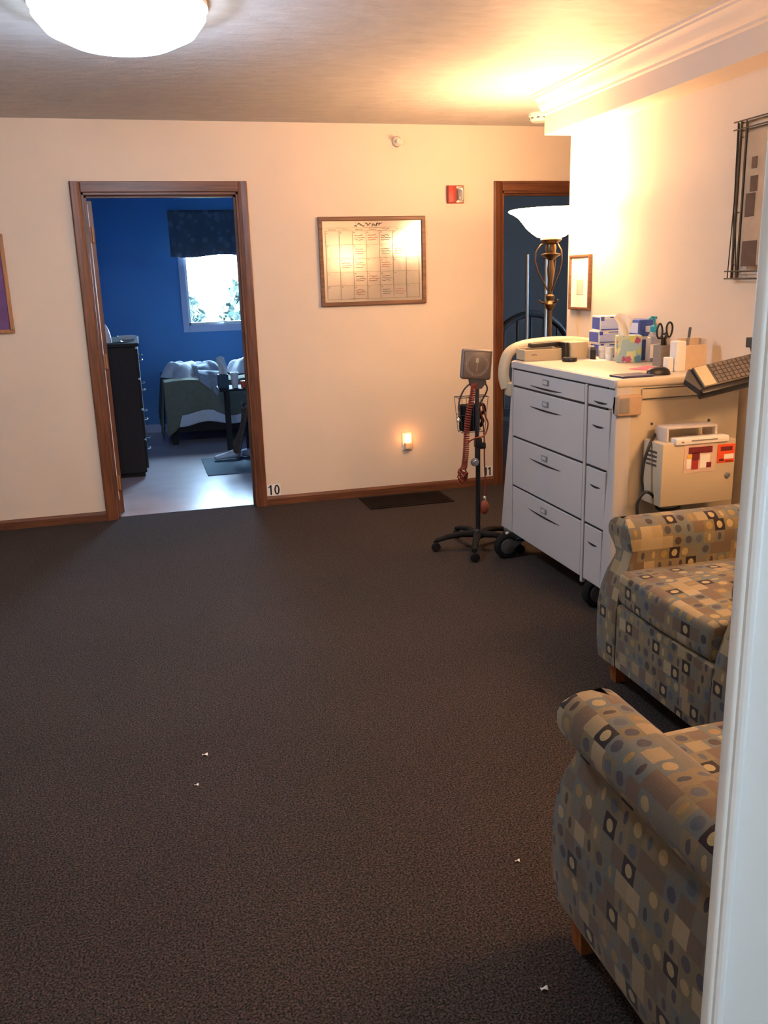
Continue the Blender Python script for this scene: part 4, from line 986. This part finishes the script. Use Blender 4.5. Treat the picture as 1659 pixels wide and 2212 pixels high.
MB().box(2.10, 2.22, 3.0335, 3.0355, .804, .809).box(2.055, 2.066, 3.0335, 3.0355, .800, .806).build('tray_marks', M['mid_grey'], sb)
cab = smooth_pts([(2.05, 3.192, .83), (2.015, 3.16, .822), (1.972, 3.13, .79), (1.945, 3.125, .72), (1.935, 3.12, .65), (1.938, 3.115, .60), (1.925, 3.11, .575), (1.912, 3.11, .54), (1.912, 3.10, .48), (1.92, 3.10, .42)], 6)
cab2 = smooth_pts([(1.925, 3.108, .578), (1.95, 3.105, .594), (1.978, 3.10, .575), (1.992, 3.10, .54), (2.01, 3.10, .515), (2.08, 3.11, .505), (2.14, 3.15, .50)], 6)
single('black_cable', MB().tube(cab, .0065, 8).tube(cab2, .0065, 8), M['black'], 'black cable looping down beside the sharps box', 'cable', (1.97, 3.12, .46), smooth=60)

# ------------------------------------------------------------------ tilted keyboard tray on a pole
kt = thing('keyboard_stand', 'tilted grey keyboard on a black tray and thin pole, in front of the cart', 'keyboard stand', (2.36, 2.97, 0))
RK = lambda b: b.rot('X', math.radians(46), (2.24, 3.0, 1.075)).rot('Y', math.radians(-9), (2.24, 3.0, 1.075))
RK(MB().box(2.078, 2.445, 2.955, 3.065, 1.045, 1.068, .005)).build('black_tray', M['black'], kt, 40)
RK(MB().box(2.074, 2.445, 2.938, 2.962, 1.034, 1.078, .006)).build('palm_ledge', M['black'], kt, 40)
RK(MB().prism([(2.042, 3.02), (2.082, 2.945), (2.082, 3.065)], 1.045, 1.072, 'Z')).build('mouse_platform', M['dark_grey'], kt, 30)
kb = RK(MB().box(2.092, 2.44, 2.962, 3.062, 1.068, 1.080, .003)).build('keyboard_base', pm('keyboard_taupe', (.10, .085, .075), .5), kt, 40)
RK(MB().box(2.096, 2.150, 2.966, 3.058, 1.080, 1.083, .001)).build('beige_pad', M['cream'], kt)
k_ = MB()
for r_ in range(5):
    for c in range(13):
        x = 2.160+c*.0205; y = 2.967+r_*.0182; k_.box(x, x+.018, y, y+.0158, 1.080, 1.0845, .001, seg=1)
o = RK(k_).build('key_block', pm('taupe_keys', (.125, .105, .095), .5), kt)
MB().cyl((2.352, 2.975, .02), (2.352, 2.975, 1.06), .011, n=16).build('pole', M['black'], kt, 40)
MB().box(2.338, 2.366, 3.02, 3.06, 1.165, 1.205, .003).build('pole_cap', M['dark_grey'], kt)
MB().cyl((2.352, 2.98, 1.05), (2.352, 3.04, 1.18), .010).build('tilt_bracket', M['black'], kt, 40)
MB().lathe((2.352, 2.975, 0), [(.001, 0), (.09, 0), (.09, .012), (.02, .022), (.001, .022)], 28).build('base', M['black'], kt, 40)

# ------------------------------------------------------------------ blood pressure stand
SX, SY = 1.722, 4.42
bp = thing('blood_pressure_stand', 'wheeled blood pressure gauge stand with a coiled red tube, left of the cart', 'medical stand', (SX, SY, 0))
MB().cyl((SX, SY, .09), (SX, SY, .60), .013, n=16).build('lower_pole', M['black'], bp, 40)
MB().cyl((SX-.006, SY, .49), (SX-.004, SY, .92), .012, n=16).build('upper_pole', pm('blue_grey_metal', (.07, .08, .11), .35, metal=.6), bp, 40)
MB().lathe((SX, SY, 0), [(.001, .062), (.035, .064), (.036, .09), (.022, .105), (.012, .115)], 22).build('hub', M['black'], bp, 40)
for k in range(5):
    a = math.radians(172+72*k); dx, dy = math.cos(a), math.sin(a); R_ = .240
    MB().tube([(SX+dx*.02, SY+dy*.02, .084), (SX+dx*.10, SY+dy*.10, .088), (SX+dx*.18, SY+dy*.18, .075), (SX+dx*R_, SY+dy*R_, .058)], [.024, .021, .018, .015], 10, flat=.8).build('leg', M['black_rough'], bp, 50)
    cx, cy = SX+dx*(R_+.004), SY+dy*(R_+.004)
    MB().lathe((cx, cy-.012, .025), [(.006, -.012), (.022, -.012), (.025, -.007), (.025, .007), (.022, .012), (.006, .012)], 18, 'Y', cap=True).cyl((cx, cy, .03), (cx, cy, .062), .009).build('caster', M['black_rough'], bp, 40)
# clamp knob
MB().box(SX-.018, SX+.018, SY-.02, SY+.02, .575, .625, .004).box(SX+.008, SX+.042, SY-.016, SY+.016, .565, .60, .005).build('height_clamp', M['black'], bp, 40)
MB().cyl((SX-.01, SY-.01, .502), (SX-.028, SY-.035, .500), .008).lathe((SX-.031, SY-.034, .500), [(.001, -.012), (.010, -.012), (.012, -.009), (.021, -.008), (.023, -.004), (.023, .006), (.018, .010), (.001, .010)], 18, 'Y').build('knob', M['steel'], bp, 40)
# basket of wire
bw = MB(); bx0, bx1, by0, by1, bz0, bz1 = 1.622, 1.792, 4.445, 4.515, .655, .845
def loop(z, ins=0): return [(bx0+ins, by0, z), (bx1-ins, by0, z), (bx1-ins, by1, z), (bx0+ins, by1, z)]
bw.tube(loop(bz1), .0028, 6, closed=True); bw.tube(loop(bz0, .02), .0022, 6, closed=True)
for k in range(5):
    t_ = k/4; xt = bx0+(bx1-bx0)*t_; xb = bx0+.02+(bx1-bx0-.04)*t_
    bw.tube([(xt, by0, bz1), (xb, by0, bz0), (xb, by1, bz0), (xt, by1, bz1)], .0016, 5)
for z in (.75,): bw.tube(loop(z, .014*(.845-z)/.14), .0014, 5, closed=True)
bw.build('wire_basket', M['dark_grey'], bp, 60)
cuff = thing('pressure_cuff', 'rolled black pressure cuff in the wire basket of the stand', 'cuff', (1.70, 4.48, .66))
MB().box(1.642, 1.748, 4.450, 4.508, .658, .805, .012, seg=3).build('folded_cuff', M['black_rough'], cuff, 40)
MB().tube(smooth_pts([(1.745, 4.47, .80), (1.775, 4.475, .795), (1.783, 4.48, .76), (1.76, 4.48, .74), (1.772, 4.475, .71), (1.755, 4.47, .68)]), .010, 8).build('cuff_strap', M['black_rough'], cuff, 50)
# gauge head
RG = lambda b: b.rot('Y', math.radians(5), (1.706, 4.40, 1.02)).rot('Z', math.radians(-9), (1.706, 4.40, 1.02))
gh = RG(MB().box(1.624, 1.788, 4.385, 4.430, .945, 1.105, .014, seg=3)).build('gauge_housing', pm('gauge_case', (.19, .155, .14), .45), bp, 40)
RG(MB().box(1.634, 1.778, 4.380, 4.386, .955, 1.095, .006, seg=2)).build('gauge_face', M['gauge'], gh, 40)
rg_ = MB()
for rr in (.060, .050): rg_.tube([(1.706+rr*math.cos(2*PI*k/48), 4.379, 1.025+rr*math.sin(2*PI*k/48)) for k in range(48)], .0008, 4, closed=True)
for k in range(46):
    a = 2*PI*k/50-PI*.42; r0, r1 = (.050, .060) if k % 5 == 0 else (.055, .060)
    rg_.tube([(1.706+r0*math.cos(a), 4.379, 1.025+r0*math.sin(a)), (1.706+r1*math.cos(a), 4.379, 1.025+r1*math.sin(a))], .0009, 4)
RG(rg_).build('dial_scale', pm('dial_marks', (.45, .40, .34), .5), gh)
RG(MB().box(1.697, 1.713, 4.3775, 4.379, 1.035, 1.060, .0005).tube([(1.706, 4.378, .99), (1.706, 4.378, 1.04)], .0015, 5)).build('needle', M['cream'], gh)
MB().prism([(1.672, .950), (1.756, .950), (1.762, .925), (1.735, .895), (1.71, .893), (1.680, .910)], 4.395, 4.435, 'Y').build('gauge_bracket', M['dark_grey'], bp)
MB().tube(smooth_pts([(1.675, 4.41, .925), (1.645, 4.41, .90), (1.632, 4.43, .865), (1.626, 4.443, .835), (1.622, 4.45, .79), (1.622, 4.44, .76), (1.612, 4.43, .74)]), .0045, 8).build('grey_hose', M['dark_grey'], bp, 60)
MB().tube(smooth_pts([(1.755, 4.41, .93), (1.772, 4.41, .895), (1.765, 4.42, .86), (1.745, 4.43, .82), (1.728, 4.43, .78)]), .0045, 8).build('grey_hose', M['dark_grey'], bp, 60)
# coiled red tube
P0 = [(1.688, 4.385, .925), (1.676, 4.38, .86), (1.655, 4.38, .78), (1.645, 4.38, .70), (1.640, 4.38, .62), (1.636, 4.38, .55), (1.628, 4.38, .49), (1.622, 4.38, .47)]
ax_ = smooth_pts(P0, 10); n = len(ax_); turns = 44; hel = []
S = turns*12
for i in range(S+1):
    t_ = i/S*(n-1); k = min(int(t_), n-2); f = t_-k; p = ax_[k].lerp(ax_[k+1], f); a = 2*PI*i/12
    hel.append((p.x+.0135*math.cos(a), p.y+.0135*math.sin(a), p.z))
MB().tube(hel, .0042, 6).build('coiled_tube', M['coil_red'], bp, 60)
for k in range(5):
    hel = [(1.618+.022*math.cos(a+k)*(1+.1*k), 4.38+.012*math.sin(a*1.3+k), .445+.030*math.sin(a)-.007*k) for a in [2*PI*i/20 for i in range(21)]]
    MB().tube(hel, .0045, 6).build('bunched_coil', M['coil_red'], bp, 60)
MB().tube(smooth_pts([(1.645, 4.385, .605), (1.675, 4.385, .625), (1.71, 4.395, .632), (1.75, 4.41, .635), (1.775, 4.43, .655), (1.785, 4.43, .70), (1.770, 4.43, .74), (1.758, 4.435, .79), (1.745, 4.44, .815), (1.735, 4.435, .80), (1.752, 4.43, .72), (1.758, 4.42, .64), (1.756, 4.41, .50), (1.760, 4.41, .38), (1.756, 4.41, .30)], 8), .0042, 8).build('red_tube', M['coil_red'], bp, 60)
bu = MB().lathe((1.756, 4.41, 0), [(.001, .195), (.012, .198), (.022, .215), (.025, .235), (.021, .258), (.011, .272), (.008, .278)], 20).build('squeeze_bulb', M['bulb_red'], bp, 50)
MB().lathe((1.756, 4.41, 0), [(.008, .276), (.009, .278), (.009, .296), (.006, .299), (.001, .30)], 14).build('valve', M['chrome'], bu, 50)
MB().lathe((1.612, 4.425, .72), [(.001, 0), (.012, .003), (.013, .014), (.006, .022), (.001, .024)], 14).build('end_fitting', M['chrome'], bp, 50)

# ------------------------------------------------------------------ lights
def point(name, loc, power, col, rad):
    l = bpy.data.lights.new(name, 'POINT'); l.energy = power; l.color = col; l.shadow_soft_size = rad
    o = bpy.data.objects.new(name, l); COL.objects.link(o); o.location = loc; return o
WARM = (1.0, .50, .235); COOL = (.66, .83, 1.0)
point('torchiere_bulb', (2.232, 4.62, 1.83), 27, WARM, .06)
point('torchiere_bulb', (2.20, 1.70, 1.80), 22, WARM, .06)
point('ceiling_bulb', (.04, 3.57, ZC-.215), 40, (.60, .77, 1.0), .05)
point('entry_fill', (-.1, -1.2, ZC-.22), 49, (.86, .93, 1.0), .12)  # added unseen source, cool fill from behind the camera
point('night_light_bulb', (1.748, YB-.07, .40), .25, (1.0, .35, .08), .015)
def portal(name, loc, rot, sx, sy):
    l = bpy.data.lights.new(name, 'AREA'); l.shape = 'RECTANGLE'; l.size = sx; l.size_y = sy
    l.cycles.is_portal = True
    o = bpy.data.objects.new(name, l); COL.objects.link(o); o.location = loc; o.rotation_euler = rot
portal('bedroom_daylight', (.84, YW+.16, 1.6), (-PI/2, 0, 0), .66, 1.04)
portal('dark_room_daylight', (4.63, 7.5, 1.55), (0, PI/2, 0), 1.1, 1.0)  # sky portal for the added unseen window
wd = bpy.data.worlds.new('sky'); scn.world = wd; wd.use_nodes = True
nt = wd.node_tree; bg = nt.nodes['Background']; bg.inputs[0].default_value = (.50, .73, 1.0, 1); bg.inputs[1].default_value = 85.0

# ------------------------------------------------------------------ camera
cam = bpy.data.cameras.new('camera'); co = bpy.data.objects.new('camera', cam); COL.objects.link(co); scn.camera = co
yaw, pit, roll = [math.radians(v) for v in (14.95, 14.68, -1.74)]
f = Vector((math.sin(yaw)*math.cos(pit), math.cos(yaw)*math.cos(pit), -math.sin(pit)))
r = Vector((math.cos(yaw), -math.sin(yaw), 0)); u = r.cross(f)
R2 = r*math.cos(roll)+u*math.sin(roll); U2 = -r*math.sin(roll)+u*math.cos(roll)
co.matrix_world = Matrix(((R2.x, U2.x, -f.x, 0), (R2.y, U2.y, -f.y, 0), (R2.z, U2.z, -f.z, 1.46), (0, 0, 0, 1)))
cam.sensor_fit = 'VERTICAL'; cam.sensor_height = 36.0; cam.lens = 1893.0/2212*36.0; cam.clip_start = .02; cam.clip_end = 200
vs_ = scn.view_settings; vs_.view_transform = 'Standard'; vs_.look = 'None'; vs_.gamma = 1; vs_.exposure = 0.27; vs_.use_curve_mapping = False
scn.cycles.max_bounces = 8; scn.cycles.diffuse_bounces = 5; scn.cycles.transmission_bounces = 6; scn.cycles.sample_clamp_indirect = 20
